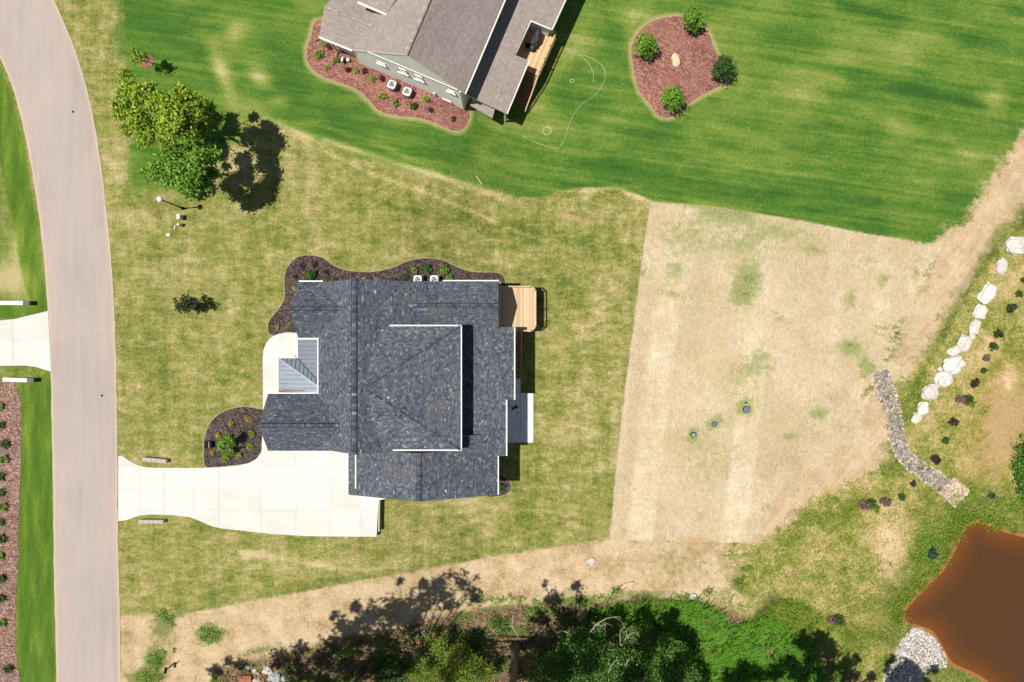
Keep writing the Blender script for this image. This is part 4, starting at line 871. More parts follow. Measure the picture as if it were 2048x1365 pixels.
# west gable wing wall
Bg = onp(690, 93, sS); wing0 = onp(646, 72, sS); e_ = (Vector(wing0) - Vector(Bg)).normalized()
for a_, b_ in [((wing0.x, wing0.y), (Bg.x, Bg.y))]:
    p = Vector((a_[0], a_[1], wing0.z - .2)) - uu_ * .35 + vv_ * .3; q = Vector((b_[0], b_[1], Bg.z - .2)) - uu_ * .35 + vv_ * 1.5
    bb = MB(); p2, q2 = p - uu_ * 5, q - uu_ * 5
    for (m, n2) in ((p, q), (q, q2), (q2, p2), (p2, p)): bb.face([m, n2, (n2.x, n2.y, -.4), (m.x, m.y, -.4)])
    bb.build('wing_wall', M['siding2'], H2)
gutter(H2, onp(638.5, 73, sS) + uu_ * .08 - Vector((0, 0, .08)), onp(704.7, 99.6, sS) + uu_ * .08 - Vector((0, 0, .08)), GT, .15)
ds = onp(660, 82, sS); b = MB(); b.bar((ds.x, ds.y, ds.z), (ds.x - uu_.x * .2, ds.y - uu_.y * .2, .2), .08, .08); b.bar((ds.x - uu_.x * .2, ds.y - uu_.y * .2, .15), (ds.x + uu_.x * 1.2, ds.y + uu_.y * 1.2, .1), .1, .08); b.build('downspout', M['black'], H2)
ge0, ge1 = onp(929.5, 187, nE), onp(1030, -50, nE); gutter(H2, ge0 + vv_ * .05 - Vector((0, 0, .1)), ge1 + vv_ * .05 - Vector((0, 0, .1)), GT, .13)
# low rear roof
Lz = P(1013, 227, 1.75); nL = pl_dir(Lz, vv_, -.13)
rp2(nL, [(930, 188), (1013, 227), (1057, 121), (966, 83)], **K2); rp2(nL, [(966, 83), (1031, 110), (1061, 41), (1001, 14)], **K2); rp2(nL, [(1001, 14), (1061, 41), (1103, 58.5), (1150, -45), (1048, -90)], **K2)
for a_, b_ in [((1013, 227), (1057, 121)), ((1103, 58.5), (1150, -45)), ((1031, 105), (1061, 40))]:
    p, q = onp(*a_, nL), onp(*b_, nL); gutter(H2, p + vv_ * .05 - Vector((0, 0, .12)), q + vv_ * .05 - Vector((0, 0, .12)), GT, .11)
p, q = onp(1061, 41, nL), onp(1103, 58.5, nL); b = MB(); b.bar(p + uu_ * .04, q + uu_ * .04, .10, .14); b.build('rake_board', M['white'], H2)
# walls under the low roof
def poly_wall(pts, z0, zt, mat, house, name):
    b = MB(); n_ = len(pts)
    for i in range(n_):
        p, q = pts[i], pts[(i + 1) % n_]; b.face([(p[0], p[1], zt), (q[0], q[1], zt), (q[0], q[1], z0), (p[0], p[1], z0)])
    b.face([(p[0], p[1], zt) for p in pts]); return b.build(name, mat, house)
poly_wall(pp([(972, 76), (1026, 99), (1056, 36), (1004, 14)], nL), -2.6, 1.4, M['siding2'], H2, 'rear_wall') 
poly_wall(pp([(1004, 14), (1060, 36), (1098, 54), (1143, -45), (1045, -85)], nL), -2.6, 1.5, M['siding2'], H2, 'rear_wall')
# covered porch posts and beams at the south end
for px, py in [(1008, 222), (966, 203), (1050, 124), (985, 160)]:
    p = onp(px, py, nL); b = MB(); b.box((p.x - uu_.x * .2, p.y - uu_.y * .2, (p.z - 2.6) / 2 - .1), (.16, .16, p.z + 2.4), rz=ang_u); b.build('porch_post', M['gutter2'], H2)
p, q = onp(960, 198, nL), onp(1009, 221, nL); b = MB(); b.bar(p - uu_ * .3 - Vector((0, 0, .35)), q - uu_ * .3 - Vector((0, 0, .35)), .1, .25); b.bar(p - uu_ * .3 - Vector((0, 0, 1.4)), q - uu_ * .3 - Vector((0, 0, 1.4)), .06, .08); b.build('beam', M['gutter2'], H2)
z_l = P(950, 215, .9); nS = pl_dir(z_l, uu_, -.25)
rp2(nS, [(943, 201), (990, 217), (985, 236), (952, 217), (940, 210)], **K2)
poly_wall([tuple(v_[:2]) for v_ in (P(945, 203, -.5), P(984, 217, -.5), P(981, 231, -.5), P(953, 218, -.5))], -2.4, .5, M['siding2'], H2, 'bump_out_wall')
# neighbour deck
zd = -.45
D2 = empty('deck', P(1085, 110, zd), 'tan wooden deck with a long stair behind the taupe-roofed neighbouring house', 'deck')
dp2 = [tuple(P(x, y, zd)[:2]) for x, y in [(1046, 30), (1112.5, 74), (1078, 152), (1052, 141), (1020, 112)]]
if parea(dp2) < 0: dp2 = dp2[::-1]
sm = [Vector(p).dot(Vector(vv_[:2])) for p in dp2]; a = min(sm)
while a < max(sm):
    q = clip_poly(clip_poly(dp2, vv_.x, vv_.y, a + .138), -vv_.x, -vv_.y, -a)
    if len(q) >= 3 and abs(parea(q)) > .03: slab('deck_board', q, lambda x, y: zd, .035, M['wood2'], D2, a=random.random())
    a += .146
nc = P(1112.5, 74, zd); sc = P(1078, 152, zd); br = P(1052, 141, zd)
railing(D2, [tuple((P(1100, 62, zd) - uu_ * 0)[:2]), tuple((nc - vv_ * .08)[:2]), tuple((sc - vv_ * .08)[:2])], [zd, zd, zd], M['wood2'], .95, .125)
b = MB(); b.bar(nc - Vector((0, 0, .15)), sc - Vector((0, 0, .15)), .05, .25); b.build('rim_joist', M['wood2'], D2)
for k in range(3):
    p = nc.lerp(sc, (k + .1) / 2.2) - vv_ * .3; b = MB(); b.box((p.x, p.y, zd - 1.2), (.14, .14, 2.1)); b.build('post', M['wood2'], D2)
SS = empty('stair', P(1050, 190, -2), 'dark brown wooden stair descending from the neighbouring deck to the lawn', 'stair')
swd = (sc - br).length; n_ = 11; top_c = sc.lerp(br, .5)
for k in range(n_):
    z = zd - .175 * (k + 1); c_ = top_c + uu_ * (.16 + k * .30)
    b = MB(); b.box((c_.x, c_.y, z), (swd - .12, .285, .045), rz=math.atan2(vv_.y, vv_.x)); b.build('tread', M['woodbr'], SS)
    c2 = c_ - uu_ * .14; b = MB(); b.box((c2.x, c2.y, z + .09), (swd - .14, .03, .17), rz=math.atan2(vv_.y, vv_.x)); b.build('riser', M['woodbr'], SS)
for e in (sc, br):
    c_ = e + (vv_ * .03 if e is br else -vv_ * .03); b = MB(); b.bar(c_ - Vector((0, 0, .12)), c_ + uu_ * 3.5 - Vector((0, 0, 2.15)), .06, .28); b.build('stringer', M['woodbr'], SS)
    p = c_ + Vector((0, 0, .92)); q = c_ + uu_ * 3.5 + Vector((0, 0, -1.1)); b = MB(); b.bar(p, q, .10, .04); b.build('handrail', M['wood2'] if e is sc else M['woodbr'], SS)
    for k in range(26):
        c3 = c_ + uu_ * (3.5 * k / 25) - Vector((0, 0, 2.03 * k / 25 )); b = MB(); b.box(c3 + Vector((0, 0, .45)), (.04, .04, .9)); b.build('baluster', M['woodbr'], SS)
# covered grill on the neighbour deck
gp = P(1072, 84, zd + .0); GRL = empty('barbecue_grill', gp, 'grill under a wrinkled black cover on the tan wooden deck', 'grill', rz=math.radians(64))
def blob_mesh(name, loc, size, mat, seg=24, ring=14, noise=.12, nscale=1.5, parent=None, seed=0, flat=True, rz=0, power=1.0, a=.5, smooth=True):
    from mathutils import noise as NZ
    vs, fs = [], []
    for i in range(ring + 1):
        th = math.pi * i / ring
        for k in range(seg):
            ph = 2 * math.pi * k / seg; d = Vector((math.sin(th) * math.cos(ph), math.sin(th) * math.sin(ph), math.cos(th)))
            d = Vector([math.copysign(abs(c_) ** power, c_) for c_ in d]); n_ = 1 + noise * NZ.noise(d * nscale + Vector((seed * 7.3, seed * 3.1, seed))) * 2 + noise * .5 * NZ.noise(d * nscale * 3 + Vector((seed, 0, seed * 2)))
            q = Vector((d.x * size[0], d.y * size[1], d.z * size[2])) * n_; vs.append(q)
    for i in range(ring):
        for k in range(seg): k2 = (k + 1) % seg; fs.append((i * seg + k, (i + 1) * seg + k, (i + 1) * seg + k2, i * seg + k2))
    b = MB(); b.mesh([Matrix.Rotation(rz, 3, 'Z') @ v + Vector(loc) for v in vs], fs, a); return b.build(name, mat, parent, smooth=smooth)
M['cover'] = simple('black_fabric_cover', (.035, .035, .040), .45, .3, 4, .5)
c_ = gp + Vector((0, 0, .62)); blob_mesh('cover', c_, (.80, .33, .62), M['cover'], 40, 22, .16, 3.2, GRL, 3, rz=math.radians(64), power=.6)
blob_mesh('side_shelf_cover', gp + Vector((-.35, -.75, .45)), (.35, .22, .38), M['cover'], 24, 14, .2, 3, GRL, 5, rz=math.radians(60), power=.7)
for sx_ in (-1, 1):
    b = MB(); wv_ = Matrix.Rotation(math.radians(64), 3, 'Z') @ Vector((sx_ * .5, .0, .06)); b.tube([gp + wv_ + Vector((0, -.03, 0)), gp + wv_ + Vector((0, .03, 0))], .06, 12); b.build('wheel', M['black'], GRL)
chp = P(1056, 95, zd); CHR = empty('patio_chair', chp, 'dark patio chair in the shade of the roof on the tan deck', 'chair')
b = MB(); b.box(chp + Vector((0, 0, .42)), (.5, .5, .06)); b.build('seat', M['black'], CHR); b = MB(); b.box(chp + Vector((-.24, 0, .7)), (.05, .5, .5)); b.build('backrest', M['black'], CHR)
for sx_ in (-.2, .2):
    for sy_ in (-.2, .2): b = MB(); b.box(chp + Vector((sx_, sy_, .2)), (.04, .04, .4)); b.build('leg', M['black'], CHR)
# ------------------------------------------------------------------ vegetation builders
def leaves(name, clumps, n, size, mat, parent=None, up=.5, elong=1.6, shell=.55, tint=0., seed=None, flat=.8, mesh_only=False):
    """clumps: list of (centre, radius). scatters n leaf quads in a hollowish cloud of sub-clusters"""
    g = np.random.default_rng(seed if seed is not None else random.randrange(10 ** 6))
    C = np.array([tuple(c) for c, r in clumps]); R = np.array([r for c, r in clumps]); wts = R ** 2; wts = wts / wts.sum()
    ns = max(6, n // 16); ci = g.choice(len(C), ns, p=wts)
    d = g.normal(size=(ns, 3)); d /= np.linalg.norm(d, axis=1)[:, None]; d[:, 2] = np.where(d[:, 2] < -.3, -d[:, 2] * .5, d[:, 2])
    rad = g.uniform(shell, 1.08, ns); lump = 1 + .22 * g.normal(size=ns) * .6
    sc = C[ci] + d * (R[ci] * rad * lump)[:, None] * np.array([1, 1, flat]); sb = g.uniform(-.16, .16, ns)
    li = g.integers(0, ns, n); sp = R[ci][li] * .17 + size * .3
    p = sc[li] + g.normal(size=(n, 3)) * sp[:, None]
    nd = g.normal(size=(n, 3)) * .75 + d[li] * .7 + np.array([0, 0, up]); nd /= np.linalg.norm(nd, axis=1)[:, None]
    a = g.normal(size=(n, 3)); a -= (a * nd).sum(1)[:, None] * nd; a /= np.linalg.norm(a, axis=1)[:, None]; b = np.cross(nd, a)
    s = size * g.uniform(.6, 1.3, n)[:, None]; A_, B_ = a * s * .5 * elong ** .5, b * s * .5 / elong ** .5
    V = np.stack([p - A_, p - B_ * 1.0 - nd * s * .04, p + A_, p + B_ * 1.0 - nd * s * .04], 1)
    val = np.clip(g.normal(.45, .17, n) + sb[li] + tint, 0, 1)
    return np_quads(name, V, val, mat, 'MESH' if mesh_only else parent)
def shrub(px, py, r_px, mat, label, cat='shrub', h=None, n=None, size=None, group=None, spiky=False, name='shrub', ground=0):
    c = G(px, py, ground); r = r_px * PXM; h = h or r * 1.3; r *= 1.1
    root = empty(name, c, label, cat, group)
    st = MB()
    for k in range(5):
        a = random.uniform(0, 6.28); q = c + Vector((math.cos(a) * r * .5, math.sin(a) * r * .5, h * .6)); st.tube([c, c.lerp(q, .5) + Vector((0, 0, h * .1)), q], [.02, .014, .008], 5)
    st.build('stem', M['bark'], root)
    if spiky:
        blades('foliage', [(c, r)], n or int(60 + r * 200), h, mat, root, r * .5)
    else:
        cl = [(c + Vector((0, 0, h * .5)), r * .62)]
        for k in range(6):
            a = k * 1.05 + random.uniform(-.4, .4); rr = r * random.uniform(.42, .72); cl.append((c + Vector((math.cos(a) * rr, math.sin(a) * rr, h * random.uniform(.3, .65))), r * random.uniform(.28, .42)))
        leaves('foliage', cl, n or int(150 + r * r * 1500), size or max(.085, r * .24), mat, root)
    return root
def blades(name, spots, n, h, mat, parent=None, spread=.2, lean=.5, wd=.035, dirb=None):
    g = np.random.default_rng(random.randrange(10 ** 6)); C = np.array([tuple(c) for c, r in spots]); R = np.array([r for c, r in spots])
    i = g.integers(0, len(C), n); th = g.uniform(0, 6.283, n); rr = np.sqrt(g.uniform(0, 1, n)) * R[i] * .7
    base = C[i] + np.stack([np.cos(th) * rr, np.sin(th) * rr, np.zeros(n)], 1)
    th2 = th + g.normal(size=n) * .6; L_ = h * g.uniform(.6, 1.2, n); ln = lean * g.uniform(.4, 1.4, n)
    dr = np.stack([np.cos(th2), np.sin(th2)], 1)
    if dirb is not None: dr = dr * .45 + np.array(dirb); 
    side = np.stack([-dr[:, 1], dr[:, 0], np.zeros(n)], 1); side /= np.linalg.norm(side, axis=1)[:, None]; w_ = wd * g.uniform(.6, 1.3, n)[:, None]
    mid = base + np.stack([dr[:, 0] * ln * L_ * .4, dr[:, 1] * ln * L_ * .4, L_ * .65], 1); tip = base + np.stack([dr[:, 0] * ln * L_, dr[:, 1] * ln * L_, L_ * .72], 1)
    Q1 = np.stack([base - side * w_, base + side * w_, mid + side * w_ * .8, mid - side * w_ * .8], 1); Q2 = np.stack([mid - side * w_ * .8, mid + side * w_ * .8, tip + side * w_ * .15, tip - side * w_ * .15], 1)
    val = np.clip(g.normal(.5, .2, n), 0, 1)
    return np_quads(name, np.concatenate([Q1, Q2]), np.concatenate([val, val]), mat, parent)
def limb_tree(root, base, top, rb, rt, clumps, mat=None, wob=.25, nlimb=None, name='trunk'):
    mat = mat or M['bark']; b = MB(); base = Vector(base); top = Vector(top); pts = []; rs = []
    for i in range(9):
        t_ = i / 8; p = base.lerp(top, t_); p += Vector((random.uniform(-wob, wob), random.uniform(-wob, wob), 0)) * (t_ * (1.2 - t_)); pts.append(p); rs.append(rb + (rt - rb) * t_ + (rb * .35 if i == 0 else 0))
    b.tube(pts, rs, 10); b.build(name, mat, root, smooth=True)
    lb = MB()
    for c, r in (clumps if nlimb is None else clumps[:nlimb]):
        c = Vector(c); i = min(7, max(2, int((c.z - base.z) / max(.1, top.z - base.z) * 8) - 2)); s = pts[i]; e = c - Vector((0, 0, r * .3)); m_ = s.lerp(e, .5) + Vector((random.uniform(-.3, .3), random.uniform(-.3, .3), -.1 * (e - s).length))
        r0 = max(rt * .9, rs[i] * .38); lb.tube([s, m_, e], [r0, r0 * .6, r0 * .22], 6)
        for k in range(4):
            d = Vector((random.gauss(0, 1), random.gauss(0, 1), random.gauss(.3, .6))).normalized(); q = m_.lerp(e, random.uniform(.3, 1)); lb.tube([q, q + d * r * .45, q + d * r * .9 + Vector((0, 0, .1))], [r0 * .3, r0 * .2, r0 * .08], 4)
    o = lb.build('branch', mat, root)
    return o
def tree_px(label, base_px, hgt, clumps_px, mat, n, size, rb=.2, name='tree', cat='tree', group=None, lean_top=None, trunkz=.75, up=.5, shell=.5, zk=1, rk=1):
    base = G(*base_px); cl = [(P(x, y, z * zk + base.z), r * rk) for x, y, z, r in clumps_px]
    root = empty(name, base, label, cat, group)
    cen = sum((Vector(c) for c, r in cl), Vector()) / len(cl); top = Vector(((base.x + cen.x * 3) / 4, (base.y + cen.y * 3) / 4, base.z + hgt * trunkz)); 
    limb_tree(root, base - Vector((0, 0, .1)), top, rb, rb * .4, cl); leaves('crown', cl, n, size, mat, root, up=up, shell=shell); return root
# the big pair of trees by the road: crown lobes placed at their own heights
tree_px('large yellow-green tree beside the road bend, the upper-left of the touching pair', (372, 262), 10.5,
        [(262, 180, 7.6, 1.1), (246, 205, 7.2, 1.1), (252, 150, 7.4, .62), (285, 195, 8.2, 1.1), (275, 238, 7.2, 1.3), (318, 208, 8.6, 1.2), (300, 175, 7.6, .7), (345, 205, 9, 1.1), (300, 262, 6.6, 1.15), (345, 240, 9.2, 1.35), (385, 225, 8.4, 1.1), (405, 203, 7.2, .7), (380, 195, 7.6, .8), (335, 270, 7.4, 1.1), (375, 262, 8.2, 1.2), (412, 235, 6.6, .6), (290, 285, 5.6, .8), (240, 225, 6.2, .75), (362, 180, 7.2, .6), (420, 218, 6, .45), (258, 258, 5.8, .7), (400, 255, 6, .9)],
        L['yel'], 15000, .23, .26, zk=1.17, rk=.67, shell=.62)
tree_px('large mid-green tree beside the road bend, the lower-right of the touching pair', (388, 332), 9.5,
        [(318, 335, 6.6, 1.0), (340, 320, 7.2, 1.1), (305, 350, 5.4, .7), (360, 345, 7.8, 1.2), (395, 320, 7.6, .9), (420, 310, 6.6, .9), (432, 298, 5.4, .5), (345, 360, 6.4, 1.0), (385, 350, 7.6, 1.1), (378, 378, 6.4, 1.1), (405, 368, 6.2, 1.0), (425, 345, 5.8, .7), (395, 388, 5.0, .7), (360, 305, 6.6, .9), (330, 300, 5.8, .6), (290, 345, 4.8, .45), (415, 385, 4.6, .55), (400, 296, 6.4, .7)],
        L['grn'], 11500, .22, .22, zk=1.17, rk=.70, shell=.62)
tree_px('slim young yellow-green tree in a round red mulch ring near the road', (292, 123), 4.2, [(275, 112, 3.4, .5), (270, 104, 3.2, .42), (283, 118, 2.8, .5), (290, 116, 2.2, .4), (268, 118, 2.6, .35)], L['lime'], 900, .15, .05, name='young_tree', trunkz=.85)
tree_px('young dark green tree standing alone on the front lawn', (389, 607), 3.3, [(372, 607, 2.6, .62), (362, 612, 2.2, .5), (382, 600, 2.2, .5), (368, 620, 2.0, .45), (380, 617, 1.8, .45), (368, 596, 2.2, .4), (355, 600, 2.0, .35), (384, 610, 2.6, .45)], L['olive'], 1100, .16, .06, name='young_tree', trunkz=.85)
for (bx, by, tx, ty), lb in zip([(1376, 62, 1384, 36), (1286, 103, 1291, 88), (1434, 142, 1448, 135), (1336, 203, 1346, 195)],
        ['small dense green tree at the top corner of the red mulch island', 'small round green tree at the left corner of the red mulch island', 'small dark green tree at the right corner of the red mulch island', 'small green tree at the bottom corner of the red mulch island']):
    cl = [(tx, ty, 2.4, .85), (tx - 12, ty + 8, 1.9, .55), (tx + 13, ty + 6, 1.9, .6), (tx + 2, ty + 14, 1.7, .6), (tx - 6, ty - 12, 2.2, .5), (tx + 9, ty - 12, 2.3, .45), (tx - 14, ty - 4, 1.8, .35), (tx, ty, 3.0, .5)]
    tree_px(lb, (bx, by), 3.3, cl, L['grn'] if 'dark' not in lb else L['dark'], 2300, .16, .06, name='ornamental_tree', group='trees on the mulch island', trunkz=.7)
c_ = G(1350, 124, .12); o = blob_mesh('boulder', c_ + Vector((0, 0, .22)), (.42, .72, .42), M['creamstone'], 20, 12, .14, 1.6, None, 4, rz=math.radians(12), power=.75, smooth=False); tag(o, 'cream boulder standing alone in the middle of the red mulch island', 'boulder')
# front mulch bed
tree_px('small bright green tree in the dark mulch bed at the driveway', (463, 884), 2.6, [(452, 882, 2.0, .55), (444, 890, 1.6, .5), (460, 890, 1.6, .5), (450, 899, 1.3, .5), (443, 880, 1.5, .4), (462, 878, 1.7, .4), (456, 905, 1.0, .4)], L['grn'], 1700, .13, .05, name='ornamental_tree')
g_ = 'shrubs in the front mulch bed'
for px, py, r, m_, lb in [(463, 847, 6.5, 'gold', 'golden shrub left of centre at the top of the front mulch bed'), (498, 838, 6, 'gold', 'golden shrub nearest the house corner in the front mulch bed'), (437, 871, 5.5, 'gold', 'small golden shrub above left of the little green tree'), (426, 904, 5.5, 'gold', 'golden shrub just below the black cabinet'),
        (507, 867, 7, 'lime', 'lime shrub touching the edge of the gable roof'), (502, 892, 7, 'lime', 'lime shrub right of the tree shade in the front bed'), (481, 910, 7, 'lime', 'lime shrub at the lower middle of the front mulch bed'), (453, 915, 7, 'lime', 'lime shrub nearest the driveway at the lower left of the front bed')]:
    shrub(px, py, r, L[m_], lb, group=g_, ground=.08)
# bed north of the house
g_ = 'shrubs in the dark bed along the house'
for px, py, r, m_, lb in [(623, 553, 11, 'dark', 'widest dark green shrub by the white gable gutter'), (605, 533, 5, 'maroon', 'tiny maroon shrub near the curved top of the dark bed, left one'), (630, 529, 6, 'maroon', 'maroon shrub at the middle of the rounded top of the dark bed'), (592, 554, 4.5, 'maroon', 'maroon shrub left of the widest green shrub'), (654, 545, 5, 'maroon', 'maroon shrub right of the widest green shrub'),
        (672, 560, 5, 'dark', 'dark green shrub half hidden under the gable peak'), (729, 559, 4, 'gold', 'golden shrub just past the roof peak, left of two'), (753, 559, 4, 'gold', 'golden shrub just past the roof peak, right of two'), (786, 558, 5, 'dark', 'green shrub half under the roof edge before the air conditioners'), (811, 557, 7, 'dark', 'green shrub beside the left air conditioner'),
        (829, 541, 8, 'grn', 'leftmost of the three green shrubs above the air conditioners'), (856, 538, 9, 'dark', 'middle of the three green shrubs above the air conditioners'), (888, 542, 9, 'grn', 'rightmost of the three green shrubs above the air conditioners'), (899, 556, 7, 'grn', 'green shrub right of the air conditioners by the gutter'),
        (592, 577, 5, 'gold', 'pale golden shrub beside the front gable corner'), (556, 654, 5, 'lime', 'lime shrub at the lower left tip of the dark bed'), (578, 650, 5, 'lime', 'lime shrub near the front walk and gable'), (1004, 973, 8, 'dark', 'dark green shrub in the little mulch bed at the rear corner')]:
    shrub(px, py, r, L[m_], lb, group=g_, ground=.08)
# bed of the neighbour
g_ = 'shrubs in the red bed of the neighbouring house'
for px, py, r, m_, lb in [(635, 81, 4, 'gold', 'small golden shrub at the top tip of the long red bed'), (650, 90, 6, 'lime', 'lime shrub near the upper wall corner of the red bed'), (660, 97, 5, 'maroon', 'dark maroon shrub beside the black downspout'), (640, 111, 9, 'grn', 'largest conical green shrub in the red bed'), (674, 122, 6, 'grn', 'green shrub touching the hose reel'), (655, 137, 5, 'lime', 'pale thin shrub at the lower left of the red bed'),
        (697, 141, 6, 'maroon', 'maroon shrub right below the hose reel'), (712, 143, 6, 'lime', 'yellow-green shrub right of the maroon one below the hose reel'), (732, 144, 6, 'maroon', 'round maroon shrub in the middle of the row along the wall'), (746, 159, 7, 'lime', 'yellow-green shrub left of the dark round one near the first air conditioner'), (765, 158, 6.5, 'maroon', 'dark round shrub touching the left grey air conditioner'),
        (765, 194, 8, 'lime', 'yellow-green shrub below the left grey air conditioner'), (792, 208, 7.5, 'grn', 'green shrub lowest left in the wide part of the red bed'), (829, 213, 8, 'dark', 'dark green shrub in the middle of the lower red bed'), (853, 201, 7, 'lime', 'bright yellow-green shrub right of the air conditioners'), (862, 221, 6, 'olive', 'thin sprawling dark shrub in the lower red bed'), (907, 239, 5, 'olive', 'thin dark sprig at the right end of the red bed')]:
    shrub(px, py, r, L[m_], lb, group=g_, ground=.08)
# grassy clumps in the left bed
g_ = 'strappy green plants down the left bed'; pos_ = [(3, 812), (6, 850), (14, 888), (12, 918), (5, 952), (5, 984), (10, 1012), (5, 1044), (8, 1077), (4, 1111), (6, 1155), (6, 1195), (8, 1244), (20, 1335)]
ordn = ['topmost', 'second', 'third', 'fourth', 'fifth', 'sixth', 'seventh', 'eighth', 'ninth', 'tenth', 'eleventh', 'twelfth', 'thirteenth', 'lowest']
for k, (px, py) in enumerate(pos_): shrub(px, py, 10 if k in (2, 3, 6) else 8, L['dark' if k % 3 else 'grn'], '%s strappy green plant from the top in the pine straw bed' % ordn[k], 'plant', h=.55, group=g_, spiky=True, name='plant', ground=.08, n=110)
# shrubs of the rough meadow
g_ = 'shrubs on the rough bank by the boulders'
for px, py, r, m_, lb in [(2044, 560, 6, 'dark', 'dark shrub at the right frame edge level with the topmost boulders'), (2036, 588, 7, 'dark', 'small dark shrub near the right edge below the first edge shrub'), (2020, 616, 10, 'olive', 'round dull green shrub right of the tall white boulder'), (1993, 667, 9, 'olive', 'round dull green shrub beside the narrow white boulder'), (1984, 692, 9, 'dark', 'dark shrub right of the rounded boulder pair'), (1969, 716, 8, 'purple', 'thin purplish shrub on bare soil right of the big boulder'),
        (1965, 741, 7, 'dark', 'small dark shrub on the bank right of the largest boulder'), (1946, 765, 9, 'maroon', 'dark and maroon shrub right of the squarish boulder'), (1905, 844, 9, 'maroon', 'maroon-green shrub low on the bank below the boulders'), (1888, 880, 8, 'dark', 'dark ring-shaped shrub right of the stone channel'), (1868, 919, 10, 'maroon', 'maroon shrub touching the right side of the stone channel'),
        (1824, 967, 7, 'maroon', 'maroon shrub left of the end of the stone channel'), (1802, 991, 8, 'dark', 'dark green shrub between the two maroon ones left of the channel end'), (1768, 1003, 10, 'purple', 'purple shrub next to the large spreading one on the meadow'), (1861, 1105, 10, 'teal', 'blue-green shrub on the pond bank'), (1981, 990, 7, 'teal', 'small blue-green tuft in the grass above the pond'), (1953, 1064, 1, 'dark', None)]:
    if lb: shrub(px, py, r, L[m_], lb, group=g_)
for px, py, r, lb in [(1731, 1010, 16, 'large two-tone shrub, purple left and pale green right, on the meadow'), (1924, 800, 14, 'large two-tone shrub, purple left and lime right, below the boulders'), (1668, 1240, 13, 'purple and dark green sprawling shrub near the tree shade')]:
    c = G(px, py); root = empty('shrub', c, lb, 'shrub', g_); R_ = r * PXM
    leaves('purple_foliage', [(c + Vector((-.3 * R_, 0, R_ * .5)), R_ * .6), (c + Vector((-.7 * R_, .1, R_ * .3)), R_ * .5)], 420, .12, L['purple'], root); leaves('dark_foliage', [(c + Vector((.5 * R_, .2 * R_, R_ * .5)), R_ * .6)], 380, .13, L['dark'], root); leaves('pale_foliage', [(c + Vector((1.2 * R_, -.5 * R_, R_ * .3)), R_ * .55)], 300, .10, L['acid'], root)
    b = MB(); b.tube([c, c + Vector((0, 0, R_ * .6))], [.03, .015], 6); b.build('stem', M['bark'], root)
# dense dark thicket on the right edge
c = G(2050, 930); root = empty('thicket', c, 'dense dark green thicket cut by the right frame edge above the pond', 'shrub')
leaves('foliage', [(G(2040 + dx, y, .5), r) for dx, y, r in [(0, 893, .9), (2, 915, 1.1), (0, 940, 1.1), (6, 965, 1.0), (12, 985, .8), (28, 905, 1.3), (30, 950, 1.5), (-8, 925, .6), (-6, 950, .6)]], 5000, .17, L['wood'], root)
b = MB()
for k in range(6): q = G(2045 + k * 4, 900 + k * 15); b.tube([q, q + Vector((.1, 0, 1))], [.05, .03], 6)
b.build('stem', M['bark'], root)
# ------------------------------------------------------------------ boulders and stone channel
def boulder(px, py, rx, ry, rot, lb, mat, seed, grp=None, hz=None):
    c = G(px, py); o = blob_mesh('boulder', (0, 0, 0), (rx * PXM * 1.07, ry * PXM * 1.07, hz or min(rx, ry) * PXM * .62), mat, 22, 12, .17, 1.5, None, seed, rz=math.radians(-rot), power=.72, a=random.random(), smooth=False)
    o.location = c + Vector((0, 0, (hz or min(rx, ry) * PXM * .75) * .45)); tag(o, lb, 'boulder', grp)
g_ = 'white boulders in a line along the bank'
for i, (px, py, rx, ry, rot, lb) in enumerate([(2027, 492, 19, 16, 10, 'broad white boulder at the top end of the boulder line'), (2001, 533, 10.5, 15, 8, 'narrow upright white boulder, second from the top'), (1971.5, 587.5, 12.5, 19, 28, 'long slanting white boulder, third large one from the top'), (1957.5, 624, 11.5, 14, 15, 'pointed white boulder below the long slanting one'), (1947, 655, 9.5, 14.5, 22, 'narrow white boulder above the tiny wedge stone'),
        (1943.5, 673, 4.5, 5, 0, 'tiny white wedge stone beneath the narrow boulder'), (1925, 687, 12.5, 15, 25, 'greyish rounded boulder above the largest one'), (1907, 702, 12, 8, -30, 'flat beige boulder between the greyish and the largest'), (1903, 729, 20, 16.5, -25, 'largest white boulder in the middle of the line'), (1879.5, 738, 4, 4, 0, 'tiny white stone at the left of the largest boulder'),
        (1884, 756.5, 17, 15, -20, 'squarish white boulder directly below the largest'), (1858, 783, 13.5, 15.5, 15, 'blocky white boulder, third from the lower end'), (1844.5, 817, 9.5, 13, 22, 'egg-shaped white boulder, second from the lower end'), (1830.5, 836, 8.5, 9.5, 35, 'small squarish white boulder at the lower end of the line'), (1976, 566, 3, 3, 0, 'pebble-sized white stone touching the long slanting boulder')]):
    boulder(px, py, rx, ry, rot, lb, M['limestone'], i * 3 + 1, g_)
def ico(r, seed=0):
    g = random.Random(seed); bm = bmesh.new(); bmesh.ops.create_icosphere(bm, subdivisions=1, radius=1)
    vs = [Vector((v.co.x * g.uniform(.8, 1.2), v.co.y * g.uniform(.8, 1.2), v.co.z * .7)) * g.uniform(.85, 1.12) for v in bm.verts]; fs = [[v.index for v in f.verts] for f in bm.faces]; bm.free(); return vs, fs
ICO = [ico(1, i) for i in range(8)]
ch_line = cr([(1760, 744), (1766, 770), (1780, 805), (1789, 850), (1797, 885), (1812, 915), (1842, 940), (1876, 962), (1902, 985), (1917, 1000)], 8, False)
wid = lambda t: 17 + 6 * math.sin(t * 9) * .3 + (9 * max(0, (t - .86) / .14))
